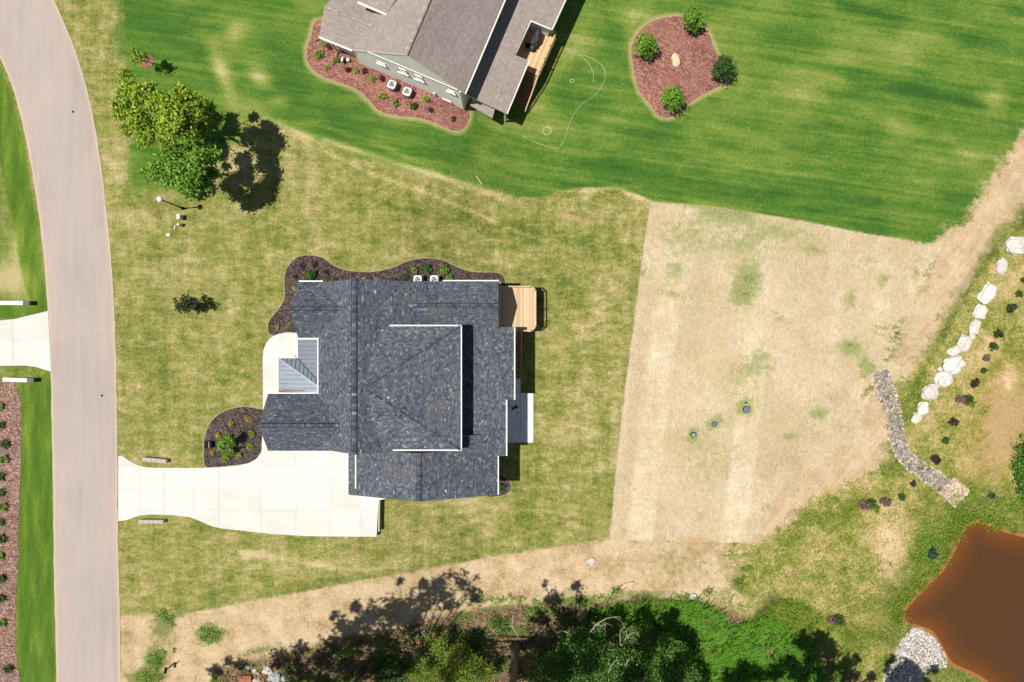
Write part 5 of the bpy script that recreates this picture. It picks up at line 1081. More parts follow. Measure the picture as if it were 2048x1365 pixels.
def stone_scatter(b, c, r, a): 
    vs, fs = random.choice(ICO); R = Matrix.Rotation(random.uniform(0, 6.28), 3, 'Z'); e = random.uniform(.8, 1.3)
    b.mesh([R @ Vector((v.x * r * e, v.y * r, v.z * r)) + c for v in vs], fs, a)
CHN = empty('stone_channel', G(1790, 860), 'curving drainage channel filled with grey stones and ending in tan stones', 'stone channel')
b = MB(); Nn = len(ch_line) - 1
for k in range(2600):
    t_ = random.random(); 
    if t_ > .90: continue
    i = min(Nn - 1, int(t_ * Nn)); f = t_ * Nn - i; p = np.array(ch_line[i]) * (1 - f) + np.array(ch_line[i + 1]) * f; d = np.array(ch_line[i + 1]) - np.array(ch_line[i]); d = d / np.hypot(*d)
    s = random.uniform(-1, 1); s = s * abs(s) ** .15; w_ = wid(t_); q = p + np.array([-d[1], d[0]]) * s * w_ * random.uniform(.85, 1.08)
    r = random.uniform(.055, .15) if random.random() < .93 else random.uniform(.14, .22); edge_ = abs(s) > .85
    stone_scatter(b, G(q[0], q[1], r * .3 - .05), r, min(1, max(0, random.gauss(.42, .22) + (.25 if edge_ else 0))))
o = b.build('grey_stones', M['rip'], CHN); o['kind'] = 'stuff'
b = MB(); bt = []
for k in range(560):
    u_, v_ = random.uniform(-1, 1), random.uniform(-1, 1); sk = 1 - .12 * v_ * v_
    q = (1909 + u_ * 21 * .74 * sk - v_ * 22 * .67, 984 + u_ * 21 * .67 * sk + v_ * 22 * .74); bt.append(q)
for k, q in enumerate(bt):
    r = random.uniform(.09, .2)
    if k < 130:
        o1 = MB(); stone_scatter(o1, G(q[0], q[1], .04), r * 1.15, random.random()); o1.build('stone', M['riptan'], CHN)
    else: stone_scatter(b, G(q[0], q[1], -.01), r * .8, random.random())
o = b.build('small_tan_stones', M['riptan'], CHN); o['kind'] = 'stuff'
# white gravel spit at the pond
gp_ = cr([(1822, 1262), (1835, 1256), (1850, 1262), (1866, 1274), (1882, 1296), (1896, 1322), (1888, 1334), (1862, 1338), (1846, 1352), (1836, 1380), (1760, 1400), (1768, 1350), (1788, 1318), (1796, 1290)], 4)
gw = GW(gp_)
def gin(x, y):
    x += random.uniform(-.15, .15); y += random.uniform(-.15, .15); c = False
    for i in range(len(gw)):
        (ax, ay), (bx_, by) = gw[i], gw[i - 1]
        if (ay > y) != (by > y) and x < (bx_ - ax) * (y - ay) / (by - ay) + ax: c = not c
    return c
b = MB(); bx = np.array(gw); k = 0
while k < 4300:
    x, y = random.uniform(*[bx[:, 0].min(), bx[:, 0].max()]), random.uniform(*[bx[:, 1].min(), bx[:, 1].max()])
    if not gin(x, y): continue
    r = random.uniform(.035, .085) if random.random() < .95 else random.uniform(.09, .15); k += 1
    stone_scatter(b, Vector((x, y, max(float(T(x, y)), POND_Z - .05) + r * .2)), r, random.random())
o = b.build('gravel', M['gravel']); tag(o, 'spit of white and pinkish gravel reaching into the muddy pond', 'gravel', kind='stuff')
# rocks among the leaf litter at the lower left
for px, py, r, a, lb in [(496, 1334, 5, .15, 'small grey-green rock, leftmost of the pile below the dry strip'), (510, 1341, 6.5, .9, 'pale rounded rock, second in the small rock pile'), (536, 1340, 10, .95, 'large pale cream rock at the top of the rock pile'), (519, 1350, 6, .5, 'brownish rock wedged between pale rocks'), (550, 1354, 13, .05, 'large blue-grey rock in the rock pile'), (492, 1360, 13, .70, 'big rusty orange rock at the frame bottom'),
        (515, 1361, 9, .45, 'brown rock right of the rusty orange one'), (568, 1358, 6, .1, 'narrow grey rock at the right of the rock pile'), (745, 1297, 4, .9, 'small pale rock in the tree shade'), (846, 1264, 5, 1, 'white rock on dry grass at the edge of the woods'), (893, 1263, 5, .95, 'pale rock among brush, right of the white one'), (1386, 1192, 8, 1, 'white rock at the top of the tall bright grass'), (1400, 1199, 6, .1, 'small grey rock beside the white one near the tall grass'), (1183, 1122, 9, .95, 'flat pale rock on the dry soil strip'), (833, 1312, 10, .95, 'whitish rock beside the bright shrub at the frame bottom'), (1160, 1239, 5, .9, 'small pale rock at the foot of the dead branches')]:
    c = G(px, py); o = blob_mesh('rock', (0, 0, 0), (r * PXM, r * PXM * .8, r * PXM * .5), M['rock'], 16, 9, .18, 1.5, None, px % 17, rz=random.uniform(0, 3), power=.8, a=a, smooth=False); o.location = c + Vector((0, 0, r * PXM * .15)); tag(o, lb, 'rock', 'rocks near the woods')
# ------------------------------------------------------------------ street things
lb_ = G(366, 417); H_ = 4.5; LP = empty('lamp_post', lb_, 'black lamp post with a white globe beside the big trees', 'lamp post')
b = MB(); b.lathe(lb_, [(.16, 0), (.16, .08), (.11, .14), (.085, .6), (.06, .7), (.055, H_ - .35)], 16); b.build('pole', M['black'], LP, smooth=True)
b = MB(); b.lathe(lb_ + Vector((0, 0, H_ - .38)), [(.06, 0), (.14, .06), (.16, .12), (.12, .16)], 16); b.build('collar', M['black'], LP)
M['globe'] = NT('white_globe').done((.80, .82, .86), .25, None, .5)
b = MB(); b.lathe(lb_ + Vector((0, 0, H_ - .24)), [(.13, 0)] + [(.26 * math.sin(a), .24 - .24 * math.cos(a)) for a in np.linspace(.5, 3.1, 12)], 24); b.build('globe', M['globe'], LP, smooth=True)
M['beige'] = simple('beige_utility_plastic', (.56, .52, .43), .6, .08, 4)
c = G(364, 436); U = empty('utility_box', c, 'beige rectangular utility box below the lamp post', 'utility box'); b = MB(); b.box(c + Vector((0, 0, .38)), (.30, .46, .76)); b.build('housing', M['beige'], U, bevel=.02); b = MB(); b.box(c + Vector((0, 0, .785)), (.34, .50, .06)); b.build('lid', M['beige'], U, bevel=.01); b = MB(); b.box(c + Vector((.155, 0, .5)), (.012, .1, .1)); b.build('latch', M['darkgrey'], U)
c = G(363, 451); U = empty('utility_box', c, 'round green-white utility pedestal below the beige box', 'utility box'); b = MB(); b.lathe(c, [(.14, 0), (.14, .62), (.16, .63), (.15, .7), (.08, .76)], 18); b.build('housing', M['beige'], U, smooth=False); b = MB(); b.lathe(c, [(.165, .60), (.165, .66)], 18); b.build('band', M['darkgrey'], U)
c = G(337.5, 470); U = empty('utility_cover', c, 'flat white rectangular utility cover in the grass, lowest of the group', 'utility cover'); b = MB(); b.box(c + Vector((0, 0, .06)), (.46, .34, .14)); b.build('frame', M['stone_cap'], U, bevel=.02); b = MB(); b.box(c + Vector((0, 0, .14)), (.38, .26, .03)); b.build('lid', M['beige'], U, bevel=.01)
c = G(351, 456); b = MB(); b.bar(c + Vector((-.05, -.2, .10)), c + Vector((.1, .22, .35)), .05, .05); o = b.build('marker_post', M['white']); tag(o, 'short white marker stake leaning beside the round pedestal', 'marker')
c = G(317, 436); M['pinkflag'] = simple('faded_red_plastic', (.45, .16, .10), .6); b = MB(); b.tube([c, c + Vector((0, 0, .3))], .006, 5); b.face([c + Vector((0, 0, .3)), c + Vector((.28, .05, .25)), c + Vector((.22, -.10, .16)), c + Vector((0, 0, .14))]); o = b.build('marker_flag', M['pinkflag']); tag(o, 'faded red marker flag lying in the turf near the road', 'flag')
# driveway end walls
def endwall(p, q, wd, h, lb, mat=None, capped=False):
    a_, b_ = P(*p, h), P(*q, h); zg = min(float(T(a_.x, a_.y)), float(T(b_.x, b_.y))); R_ = empty('low_wall', (a_ + b_) / 2 - Vector((0, 0, h)), lb, 'wall', 'low walls flanking the driveways')
    m_ = mat or M['stone_cap']; b = MB(); b.bar((a_.x, a_.y, (h + zg) / 2 - .03), (b_.x, b_.y, (h + zg) / 2 - .03), wd * .86, h - zg - .04); b.build('wall', M['limestone'] if not capped else M['white'], R_)
    n_ = 5 if not capped else 1
    for k in range(n_):
        s = a_.lerp(b_, k / n_ + .004); e = a_.lerp(b_, (k + 1) / n_ - .004); c_ = MB(); c_.bar((s.x, s.y, h - .03), (e.x, e.y, h - .03), wd, .07, random.random()); c_.build('cap_stone', m_, R_)
    return R_, a_, b_
endwall((284, 918.5), (332, 923), .38, .55, 'low stone wall on the upper side of the white driveway mouth'); endwall((277, 1043.5), (326, 1044), .34, .55, 'low stone wall on the lower side of the white driveway mouth')
for p, q, lb in [((-30, 605.5), (46, 606), 'white low wall above the neighbouring driveway at the left edge'), ((5, 759), (54, 760.5), 'white low wall below the neighbouring driveway at the left edge')]:
    R_, a_, b_ = endwall(p, q, .40, .75, lb, simple('pale_cap', (.62, .59, .58), .8, .06, 4), True)
    c = MB(); c.box((b_.x + .32, b_.y, .38), (.62, .40, .74)); c.build('end_pier', M['darkgrey'], R_)
# black cabinet in front bed, mailbox
c = G(419, 888, .08); U = empty('cabinet', c, 'small square black cabinet with a pale seam in the front mulch bed', 'cabinet'); b = MB(); b.box(c + Vector((-.05, 0, .25)), (.42, .68, .5)); b.build('housing', M['black'], U, bevel=.02); b = MB(); b.box(c + Vector((.19, 0, .25)), (.035, .62, .52)); b.build('seam_strip', M['beige'], U); b = MB(); b.box(c + Vector((.34, 0, .24)), (.24, .64, .48)); b.build('side_panel', M['black'], U, bevel=.02)
c = G(347, 1327); U = empty('mailbox', c, 'black mailbox on a post in the dry soil at the lower left', 'mailbox'); b = MB(); b.box(c + Vector((0, 0, .5)), (.09, .09, 1.0)); b.build('post', M['black'], U); b = MB(); b.bar(c + Vector((-.3, -.3, .92)), c + Vector((.25, .25, .92)), .06, .06); b.build('arm', M['black'], U)
b = MB(); hp = c + Vector((-.25, -.18, 1.08)); prof = [(-.11, -.12), (.11, -.12), (.11, .03)] + [(.11 * math.cos(a), .03 + .11 * math.sin(a)) for a in np.linspace(.2, 2.94, 8)] + [(-.11, .03)]
d_ = Vector((.15, .97, 0)).normalized(); s_ = Vector((d_.y, -d_.x, 0)); f0 = [hp + s_ * x - d_ * .27 + Vector((0, 0, z)) for x, z in prof]; f1 = [hp + s_ * x + d_ * .27 + Vector((0, 0, z)) for x, z in prof]
b.face(f0[::-1]); b.face(f1); [b.face([f0[i], f0[(i + 1) % len(f0)], f1[(i + 1) % len(f0)], f1[i]]) for i in range(len(f0))]; b.build('box', M['black'], U)
# ------------------------------------------------------------------ air conditioners
M['acgrey'] = simple('light_grey_enamel', (.54, .535, .52), .45, .05, 3, .4); M['fanblk'] = simple('fan_black', (.02, .02, .022), .4, .1, 5)
def ac(px, py, lb, rz, s=.84, base=.0):
    c = G(px, py, .06); R_ = empty('air_conditioner', c, lb, 'air conditioner', 'air conditioning units', rz); h = .95
    mt = Matrix.Translation(c) @ Matrix.Rotation(rz, 4, 'Z')
    def W(v): return mt @ Vector(v)
    def sq(r, n_, z, pw=4): return [W((r * math.copysign(abs(math.cos(t_)) ** (2 / pw), math.cos(t_)), r * math.copysign(abs(math.sin(t_)) ** (2 / pw), math.sin(t_)), z)) for t_ in [2 * math.pi * k / n_ for k in range(n_)]]
    def ring(rings, mat, name, close_top=False):
        b = MB(); n_ = len(rings[0])
        for i in range(len(rings) - 1):
            for k in range(n_): b.face([rings[i][k], rings[i][(k + 1) % n_], rings[i + 1][(k + 1) % n_], rings[i + 1][k]])
        if close_top: b.face(rings[-1])
        return b.build(name, mat, R_)
    r = s / 2
    ring([sq(r * 1.12, 32, -.06, 8), sq(r * 1.12, 32, .03, 8)], M['concrete'], 'pad', True)
    ring([sq(r * .97, 32, .03), sq(r * .97, 32, h - .08)], M['darkgrey'], 'coil_housing')
    for k in range(7): ring([sq(r * .985, 24, .1 + k * .11), sq(r * .985, 24, .13 + k * .11)], M['acgrey'], 'louvre')
    circ = [W((r * .66 * math.cos(t_), r * .66 * math.sin(t_), h + .01)) for t_ in [2 * math.pi * k / 32 for k in range(32)]]
    circ2 = [W((r * .66 * math.cos(t_), r * .66 * math.sin(t_), h - .14)) for t_ in [2 * math.pi * k / 32 for k in range(32)]]
    ring([sq(r, 32, h - .10), sq(r, 32, h - .03), sq(r * .93, 32, h), circ, circ2], M['acgrey'], 'top_cover'); b = MB(); b.face(circ2); b.build('fan_well', M['darkgrey'], R_)
    for k in range(3):
        b = MB(); a0 = k * 2.09 + .5
        pts = [(.06, a0), (r * .6, a0 - .1), (r * .62, a0 + .55), (r * .45, a0 + .8), (.06, a0 + .7)]; b.face([W((q * math.cos(t_), q * math.sin(t_), h - .08 + .03 * (t_ - a0))) for q, t_ in pts]); b.build('fan_blade', M['acgrey'], R_)
    b = MB(); b.lathe(W((0, 0, h - .1)), [(.07, 0), (.07, .06), (.04, .07)], 12); b.build('fan_hub', M['fanblk'], R_)
    for q in (.25, .45, .62, .8, .98):
        b = MB(); t2 = [W((r * .66 * q * math.cos(t_), r * .66 * q * math.sin(t_), h + .015)) for t_ in [2 * math.pi * k / 20 for k in range(21)]]; b.tube(t2, .006, 4, caps=False); b.build('guard_ring', M['acgrey'], R_)
    return R_, W
ac(838, 560.5, 'grey air conditioner left of the pair half under the charcoal roof edge', 0); ac(870.5, 560.5, 'grey air conditioner right of the pair half under the charcoal roof edge', 0)
for px, py, lb, tx, ty in [(787, 176, 'white-topped air conditioner in the red bed, left one', 798, 162), (817, 190, 'white-topped air conditioner in the red bed, right one', 830, 177)]:
    ac(px, py, lb, math.radians(-23)); a_, b_ = G(px + 6, py - 4, .3), G(tx, ty, .5); b = MB(); b.tube([a_, a_.lerp(b_, .5) + Vector((0, 0, .1)), b_], .05, 8); o = b.build('refrigerant_pipe', M['black']); tag(o, 'black insulated pipe from the %s white-topped air conditioner to the wall' % lb.split(', ')[1].split()[0], 'pipe')
# hose reel
c = G(689, 123, .08); U = empty('hose_reel', c, 'black and silver hose reel cart on the red mulch by the wall', 'hose reel')
b = MB(); b.tube([c + Vector((-.28, .1, .35)), c + Vector((.12, -.05, .35))], .26, 16); b.build('drum', M['darkgrey'], U); b = MB(); b.tube([c + Vector((-.14, .05, .35)), c + Vector((.0, 0, .35))], .275, 16); b.build('hose', M['gutter2'], U)
for s in (-.32, .16):
    b = MB(); q = c + Vector((s, .1 - (s + .32) * .35, 0)); b.bar(q + Vector((-.1, -.3, .02)), q + Vector((0, 0, .68)), .04, .04); b.bar(q + Vector((.1, .3, .02)), q + Vector((0, 0, .68)), .04, .04); b.build('frame', M['black'], U)
b = MB(); b.lathe(c + Vector((.42, .0, 0)), [(.17, 0), (.2, .35), (.17, .4)], 14); b.build('bucket', M['acgrey'], U)
# septic risers
for px, py, r, hz, lb, m_ in [(1492, 819, 7.2, .28, 'largest dark round septic riser lid, beside a small white pipe', 'darkgrey'), (1428.5, 848.5, 5.8, .22, 'middle round grey septic lid between the other two', 'darkgrey'), (1386, 869, 5.6, .25, 'round bluish septic lid farthest left in the straw field', 'darkgrey')]:
    c = G(px, py); U = empty('septic_riser', c, lb, 'septic lid', 'septic riser lids in the straw field'); b = MB(); R_ = r * PXM; b.lathe(c, [(R_, 0), (R_, hz)], 28); b.build('riser', M['black'], U)
    mm = simple('lid_grey', (.115, .135, .165) if px > 1400 else (.20, .25, .30), .6, .12, 8); b = MB(); b.lathe(c + Vector((0, 0, hz)), [(R_ * (.98 if px > 1400 else .8), .005), (R_ * (.95 if px > 1400 else .78), .05), (R_ * .5, .07)], 28); b.build('lid', mm, U)
    for k in range(8): q = c + Vector((math.cos(k * .785) * R_ * .6, math.sin(k * .785) * R_ * .6, hz + .06)); b = MB(); b.bar(q - (q - c).normalized() * .08, q + Vector(((q - c).x, (q - c).y, 0)).normalized() * .08, .02, .02); b.build('lid_rib', mm, U)
c = G(1491.5, 808); U = empty('standpipe', c, 'small white pipe with a black cap behind the largest septic lid', 'pipe'); b = MB(); b.lathe(c, [(.07, 0), (.07, .35)], 12); b.build('pipe', M['creamstone'], U); b = MB(); b.lathe(c + Vector((-.02, .12, 0)), [(.08, 0), (.08, .3), (.05, .33)], 12); b.build('cap', M['black'], U)
# pale strings lying on the neighbouring lawn
def line(px, lb, name='string', cat='string', r=.010, closed=False, mat=None):
    pts = [G(x, y, .03) for x, y in cr(px, 6, closed)]; 
    if closed: pts.append(pts[0])
    b = MB(); b.tube(pts, r, 5, caps=False); o = b.build(name, mat or M['gutter2']); tag(o, lb, cat)
line([(1133, 106), (1155, 108), (1180, 115), (1200, 127), (1209, 140), (1211, 152), (1205, 170), (1190, 190), (1165, 207), (1150, 225), (1138, 250), (1130, 275), (1124, 288), (1115, 297), (1100, 295), (1075, 286), (1045, 272)], 'long thin pale string curving over the lawn beside the neighbouring deck')
line([(1160, 110), (1172, 121), (1182, 135), (1187, 150), (1185, 165)], 'short inner pale string branching from the long one on the lawn')
line([(1144 + 3.6 * math.cos(a), 161.5 + 3.6 * math.sin(a)) for a in np.linspace(0, 6.28, 9)[:-1]], 'smaller pale ring lying on the lawn inside the string loop', 'ring', 'ring', .02, True); line([(1094 + 8 * math.cos(a), 262 + 8 * math.sin(a)) for a in np.linspace(0, 6.28, 11)[:-1]], 'larger pale ring lying on the lawn near the end of the string', 'ring', 'ring', .018, True)
line([(953, 353), (958, 360), (964, 368)], 'short pale stick lying on the border of the two lawns', 'stick', 'stick', .03); line([(1280, 515), (1292, 512), (1298, 525), (1296, 540), (1288, 550)], 'curved pale stalk on the left edge of the straw field', 'stalk', 'stalk', .022)
line([(290, 1247), (300, 1241), (318, 1239)], 'thin dark twig on the dry soil near the road', 'twig', 'twig', .025, False, M['bark']); line([(392, 1350), (390, 1362), (384, 1366)], 'curved dark twig on dry soil at the frame bottom', 'twig', 'twig', .025, False, M['bark'])
# ------------------------------------------------------------------ woods at the bottom
def by_shadow(lst):                         # crown lobes located by where their shade falls on the ground
    out = []
    for sx_, sy_, z, r in lst:
        g = G(sx_, sy_); out.append((Vector((g.x - SHX * SHK * z, g.y - SHY * SHK * z, g.z + z)), r))
    return out
def tall(lb, base_px, hgt, lobes, n, rb, mat='wood', size=.34, group='tall trees of the woods'):
    base = G(*base_px); cl = by_shadow(lobes); root = empty('tall_tree', base, lb, 'tree', group)
    cen = sum((c for c, r in cl), Vector()) / len(cl); top = base.lerp(Vector((cen.x, cen.y, base.z + hgt)), .12); top.z = base.z + hgt * .85
    limb_tree(root, base - Vector((0, 0, .1)), top, rb, rb * .45, cl, wob=.4); leaves('crown', cl, n, size, L[mat], root, shell=.25); return root
tall('tall tree at the lower left whose trunk shows beside dark brush', (722, 1345), 25, [(700, 1262, 23, 1.1), (738, 1238, 24, 1.3), (785, 1222, 24, 1.6), (835, 1198, 25, 1.5), (875, 1180, 25, 1.3), (925, 1165, 25, .9), (955, 1150, 25, .35), (760, 1278, 22, 1.4), (820, 1240, 23, 1.6), (895, 1205, 24, .9), (945, 1180, 24, .6), (950, 1200, 24, .5), (670, 1290, 22, 1.2), (710, 1215, 24, .5), (800, 1165, 24, .35), (850, 1165, 25, .6), (900, 1150, 24, .4), (720, 1285, 22, 1.2), (665, 1230, 24, .4), (680, 1250, 23, .6)], 5200, .24)
tall('tall tree beyond the lower frame edge shading the rock pile', (600, 1440), 24, [(430, 1340, 21, .7), (480, 1330, 21, .6), (455, 1322, 21, .4), (560, 1320, 22, .9), (600, 1300, 22, .8), (640, 1320, 22, 1.3), (600, 1345, 22, 1.1), (690, 1330, 22, 1.4), (740, 1330, 22, 1.4), (770, 1320, 22, 1.3), (650, 1370, 22, 1.6), (560, 1390, 22, 1.2)], 4200, .25)
tall('tall thick-trunked tree whose grey bark shows at the centre of the lower edge', (1031, 1292), 24, [(1092, 1170, 23, .45), (1108, 1200, 23, .8), (1155, 1172, 23, .5), (1165, 1195, 23, .6), (1080, 1240, 22, .9), (1130, 1235, 22, 1.0), (1190, 1225, 22, .9), (1240, 1225, 22, .8), (1290, 1220, 22, .8), (1090, 1290, 22, 1.6), (1150, 1280, 22, 1.7), (1050, 1330, 22, 1.6), (1210, 1270, 22, 1.2), (1120, 1340, 22, 1.8), (940, 1300, 22, .8), (960, 1270, 22, .7), (900, 1285, 22, .6)], 6500, .42)
tall('tall tree beyond the lower frame edge shading the tall grass', (1300, 1470), 24, [(1340, 1228, 21, .8), (1310, 1250, 21, 1.1), (1380, 1262, 21, 1.0), (1360, 1290, 21, 1.1), (1350, 1220, 22, .5), (1290, 1300, 21, 1.5), (1400, 1345, 21, 1.2), (1490, 1330, 20, 1.0), (1520, 1345, 20, 1.2), (1550, 1340, 20, .9), (1470, 1355, 21, 1.2)], 4800, .28)
tall('tall tree beyond the lower frame edge shading the rough grass near the pond', (1540, 1450), 24, [(1605, 1275, 22, .9), (1640, 1275, 22, .7), (1660, 1300, 22, .9), (1625, 1305, 22, 1.0), (1690, 1330, 22, .8), (1600, 1340, 22, 1.1), (1650, 1345, 22, 1.2), (1712, 1315, 22, .35), (1700, 1355, 22, .9), (1740, 1355, 22, .6), (1575, 1320, 21, .8), (1780, 1318, 22, .35), (1775, 1335, 22, .3)], 4200, .26)
tall('tall tree beyond the lower right frame edge shading the white gravel', (1740, 1470), 23, [(1812, 1336, 21, .8), (1805, 1352, 21, 1.0), (1830, 1348, 21, .7), (1866, 1340, 21, .45), (1790, 1362, 21, 1.0), (1840, 1365, 21, .9)], 2400, .24)
# lower crowns seen from above at the frame bottom
tree_px('bright yellow-green tree crown at the lower edge left of the grey trunk', (905, 1300), 5, [(860, 1340, 3.6, 1.3), (900, 1330, 4.2, 1.4), (930, 1345, 4, 1.3), (880, 1300, 3, 1.0), (865, 1280, 2.2, .6), (920, 1300, 2.6, .9), (950, 1320, 3, .9), (840, 1360, 3.4, 1.2), (900, 1370, 4.4, 1.5), (945, 1370, 3.4, 1.1), (975, 1345, 2.4, .8), (835, 1320, 2.2, .6), (890, 1270, 1.8, .5)], L['acid'], 13000, .13, .12, name='bushy_tree', up=.3)
tree_px('broad dark green tree crown at the lower edge right of the grey trunk', (1180, 1310), 7, [(1160, 1275, 4, 1.1), (1140, 1300, 4.5, 1.3), (1195, 1262, 3.2, .9), (1225, 1252, 2.6, .8), (1130, 1270, 3, .7), (1260, 1268, 2.8, .9), (1290, 1262, 2.4, .8), (1270, 1320, 4, 1.0), (1110, 1330, 4.5, 1.5), (1180, 1310, 5.2, 1.4), (1220, 1330, 5, 1.4), (1160, 1350, 5, 1.5), (1240, 1300, 3.6, .8), (1210, 1290, 3.8, .8), (1080, 1345, 4, 1.3), (1260, 1345, 4.6, 1.2), (1190, 1370, 5, 1.6), (1130, 1370, 5, 1.6), (1240, 1375, 5, 1.5)], L['wood'], 20000, .17, .2, name='bushy_tree')
tree_px('rounded mid-green tree crown at the lower edge beside the tall grass', (1330, 1310), 7, [(1330, 1290, 4.5, 1.0), (1350, 1310, 5, 1.2), (1310, 1320, 5, 1.2), (1370, 1340, 4.6, 1.1), (1330, 1345, 5.4, 1.4), (1290, 1350, 4.8, 1.3), (1345, 1370, 5.2, 1.4), (1290, 1300, 3.8, .7), (1385, 1360, 4, .8)], L['wood'], 10500, .16, .18, name='bushy_tree')
tree_px('small dark bush in the shade at the lower left of the woods', (790, 1340), 3, [(780, 1345, 2, .9), (800, 1355, 2.2, .9), (770, 1362, 2, .9), (755, 1335, 1.2, .6), (812, 1335, 1.4, .5)], L['dark'], 2600, .16, .08, name='bushy_tree')
# brush and undergrowth
def scatter_px(n, poly):
    pw = np.array(poly); out = []; X0, X1, Y0, Y1 = pw[:, 0].min(), pw[:, 0].max(), pw[:, 1].min(), pw[:, 1].max()
    while len(out) < n:
        x, y = random.uniform(X0, X1), random.uniform(Y0, Y1)
        if sdf(poly, np.array([x]), np.array([y]))[0] > 0: out.append((x, y))
    return out
br_poly = [(560, 1320), (700, 1290), (820, 1262), (920, 1232), (1060, 1216), (1200, 1205), (1320, 1200), (1400, 1215), (1400, 1400), (560, 1400)]
def lowbrush(pts, n, mat, size, rr=(.25, .7)): return [(G(x, y, random.uniform(.05, .3)), random.uniform(*rr)) for x, y in pts]
o = leaves('undergrowth', lowbrush(scatter_px(170, br_poly), 0, 0, 0), 14000, .13, L['wood']); tag(o, 'low green undergrowth spread over the leaf litter of the woods', 'undergrowth', kind='stuff')
M['litter'] = varmat('dry_leaf', [(0, (.10, .055, .03)), (.5, (.25, .155, .08)), (1, (.46, .34, .19))], .9, .1, 3)
o = leaves('leaf_litter', [(G(x, y, -.02), random.uniform(.5, 1.3)) for x, y in scatter_px(110, [(420, 1345), (560, 1315), (700, 1285), (820, 1258), (920, 1228), (1060, 1212), (1200, 1203), (1200, 1400), (420, 1400)])], 11000, .15, M['litter'], flat=.06, shell=0, up=1.2); tag(o, 'brown fallen leaves on the woodland floor', 'leaf litter', kind='stuff')
edge_pts = [(x, 1208 + 14 * math.sin(x * .03) - (x - 900) * .02 + random.uniform(-12, 12)) for x in np.linspace(930, 1390, 60)]
o = leaves('weeds', [(G(x, y, .08), random.uniform(.25, .6)) for x, y in edge_pts], 5200, .10, L['grn'], flat=.5); tag(o, 'fringe of green weeds between the dry strip and the woods', 'weeds', kind='stuff')
o = leaves('weeds', [(G(x, y, .06), r) for x, y, r in [(410, 1262, .7), (425, 1272, .8), (405, 1275, .5), (440, 1262, .4), (308, 1318, .8), (318, 1330, .6), (325, 1305, .5), (290, 1352, .9), (310, 1360, .9), (335, 1232, .7), (345, 1248, .4), (325, 1225, .5), (350, 1300, .3), (1475, 1165, .4), (1483, 1160, .25), (640, 1275, .35), (700, 1283, .4), (1495, 555, .5), (1490, 590, .3), (1700, 692, .35), (1637, 826, .3)]], 5200, .09, L['grn'], flat=.35); tag(o, 'scattered green weed patches on the dry soil', 'weeds', kind='stuff')
# tall bright grass
tg = scatter_px(430, [(1370, 1212), (1395, 1198), (1420, 1215), (1440, 1225), (1470, 1250), (1500, 1255), (1520, 1240), (1560, 1262), (1600, 1285), (1640, 1330), (1660, 1400), (1380, 1400), (1390, 1330), (1350, 1280), (1250, 1260), (1180, 1225), (1260, 1212), (1320, 1208)])
o = blades('tall_grass', [(G(x, y), .5) for x, y in tg], 21000, 1.2, L['bright'], None, lean=.75, wd=.026, dirb=(.35, .45)); tag(o, 'bank of tall bright green grass at the woods edge', 'tall grass', kind='stuff')
tg = scatter_px(90, [(1520, 1215), (1560, 1200), (1640, 1210), (1640, 1240), (1600, 1270), (1550, 1262)]) + [(1412, 1185), (1418, 1180), (1474, 1165), (1478, 1162), (1425, 1222)]
o = blades('tall_grass', [(G(x, y), .35) for x, y in tg], 3200, .6, L['acid'], None, lean=.7, wd=.024); tag(o, 'shorter yellow-green grass tufts above the tall bright grass', 'grass', kind='stuff')
rg = scatter_px(260, [(1530, 1060), (1700, 960), (1850, 1010), (1900, 1060), (1800, 1230), (1780, 1330), (1700, 1360), (1620, 1300), (1500, 1180)]) 
o = blades('meadow_grass', [(G(x, y), 1.2) for x, y in rg], 9000, .22, L['acid'], None, lean=.8, wd=.02); tag(o, 'short wild grass of the rough meadow', 'grass', kind='stuff')
pb = [(x, y) for x, y in pond_px if x < 2040 and y < 1250]; pk = [(x + random.uniform(-22, 3), y + random.uniform(-16, 2)) for x, y in pb for _ in range(5)]
o = leaves('bank_weeds', [(G(x, y, .05), random.uniform(.3, .7)) for x, y in pk], 8500, .10, L['acid'], flat=.4); tag(o, 'leafy weeds along the edge of the muddy pond', 'weeds', kind='stuff')
pk = scatter_px(90, [(1880, 1000), (1960, 960), (2060, 990), (2060, 1050), (2000, 1040), (1940, 1030), (1890, 1060), (1850, 1130), (1820, 1150), (1830, 1080)])
o = leaves('bank_weeds', [(G(x, y, .04), random.uniform(.4, .9)) for x, y in pk], 5500, .10, L['grn'], flat=.3); tag(o, 'duller weeds on the slope above the muddy pond', 'weeds', kind='stuff')
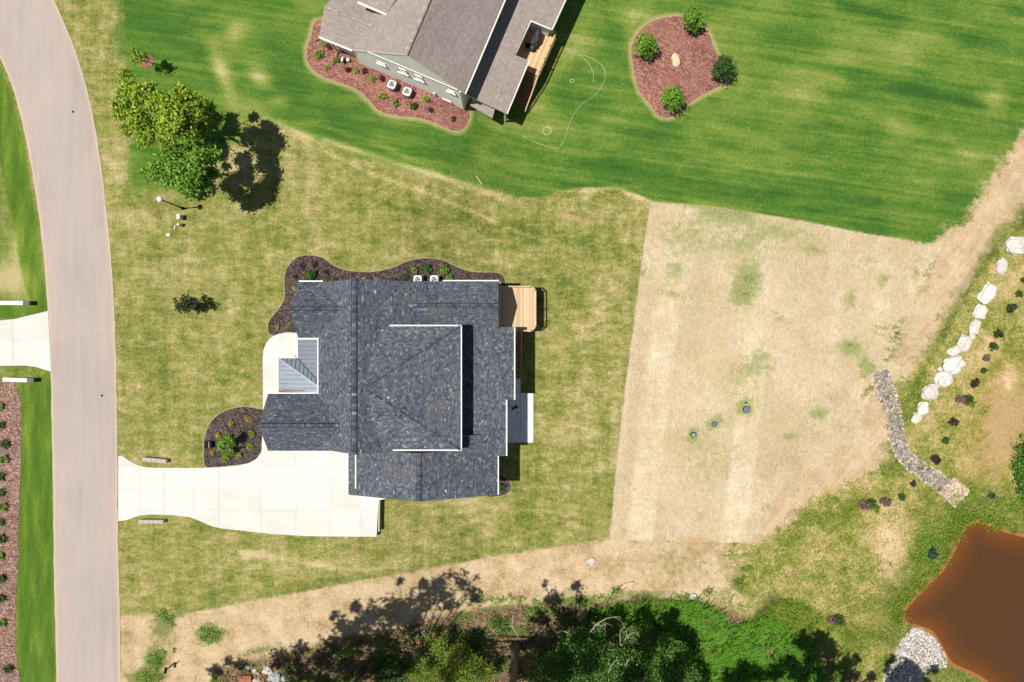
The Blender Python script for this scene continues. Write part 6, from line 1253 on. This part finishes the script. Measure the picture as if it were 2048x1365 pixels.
# dead branches
def dead(lb, start, z0, paths, r0=.06, name='dead_branch', mat=None):
    b = MB(); root = empty(name, P(*start, z0), lb, 'branch', 'bare branches at the woods edge')
    for i, (pts, r) in enumerate(paths):
        q = [P(x, y, z) for x, y, z in pts]; bb = MB(); bb.tube(q, [r * (1 - .75 * k / (len(q) - 1)) for k in range(len(q))], 6); bb.build('branch', mat or M['bark2'], root)
dead('thick forked grey dead branch right of the big trunk', (1101, 1246), 1.5, [([(1101, 1246, 1.2), (1106, 1258, 1.6), (1113, 1266, 2), (1120, 1277, 2)], .14), ([(1113, 1266, 2), (1122, 1262, 2.2), (1133, 1264, 2.4), (1143, 1270, 2.4)], .10)])
dead('arching bare twig, upper left of the pale dead branches', (1181, 1264), 5, [([(1181, 1264, 4.5), (1190, 1251, 5.6), (1200, 1244, 5.8), (1212, 1237, 6), (1228, 1234, 6), (1240, 1239, 5.8), (1247, 1250, 5.5)], .05), ([(1195, 1248, 5.7), (1203, 1252, 5.8), (1214, 1247, 6), (1226, 1252, 5.8)], .035), ([(1212, 1247, 6), (1208, 1258, 5.6), (1212, 1265, 5.5)], .025), ([(1228, 1234, 6), (1238, 1233, 6), (1245, 1238, 5.8)], .025)])
dead('curved bare branches at the centre of the dead twigs', (1241, 1291), 5, [([(1241, 1291, 4.5), (1240, 1275, 5.4), (1241, 1260, 5.8), (1250, 1254, 6)], .05), ([(1243, 1291, 4.6), (1252, 1276, 5.6), (1262, 1267, 6), (1272, 1264, 6), (1279, 1274, 5.8)], .05), ([(1246, 1288, 5), (1258, 1281, 5.8), (1272, 1282, 5.8), (1277, 1289, 5.6)], .035), ([(1253, 1272, 5.6), (1254, 1258, 6), (1264, 1251, 6.1)], .03), ([(1252, 1276, 5.6), (1268, 1276, 5.9), (1275, 1281, 5.8)], .025)])
dead('low bare twigs below the centre of the dead branches', (1217, 1345), 5, [([(1217, 1345, 4.6), (1222, 1332, 5.4), (1232, 1320, 5.8), (1242, 1320, 5.8)], .045), ([(1250, 1332, 5), (1260, 1314, 5.8), (1272, 1306, 6), (1285, 1303, 6)], .045), ([(1262, 1312, 5.8), (1270, 1316, 5.9), (1280, 1319, 5.8)], .03), ([(1234, 1327, 5.6), (1250, 1330, 5.8)], .03)])
dead('leftmost bare twig pair of the dead branches', (1203, 1312), 5, [([(1203, 1312, 4.8), (1205, 1300, 5.6), (1210, 1290, 5.8)], .035), ([(1212, 1306, 5), (1222, 1299, 5.6), (1236, 1300, 5.8)], .04), ([(1218, 1302, 5.4), (1220, 1290, 5.8), (1222, 1281, 6)], .025)])
dead('thin bare stick left of the big trunk base', (1026, 1230), .4, [([(1026, 1230, .1), (1025, 1245, .5), (1022, 1255, .6)], .06), ([(1024, 1252, .6), (1032, 1266, .8), (1041, 1282, .8)], .05)])
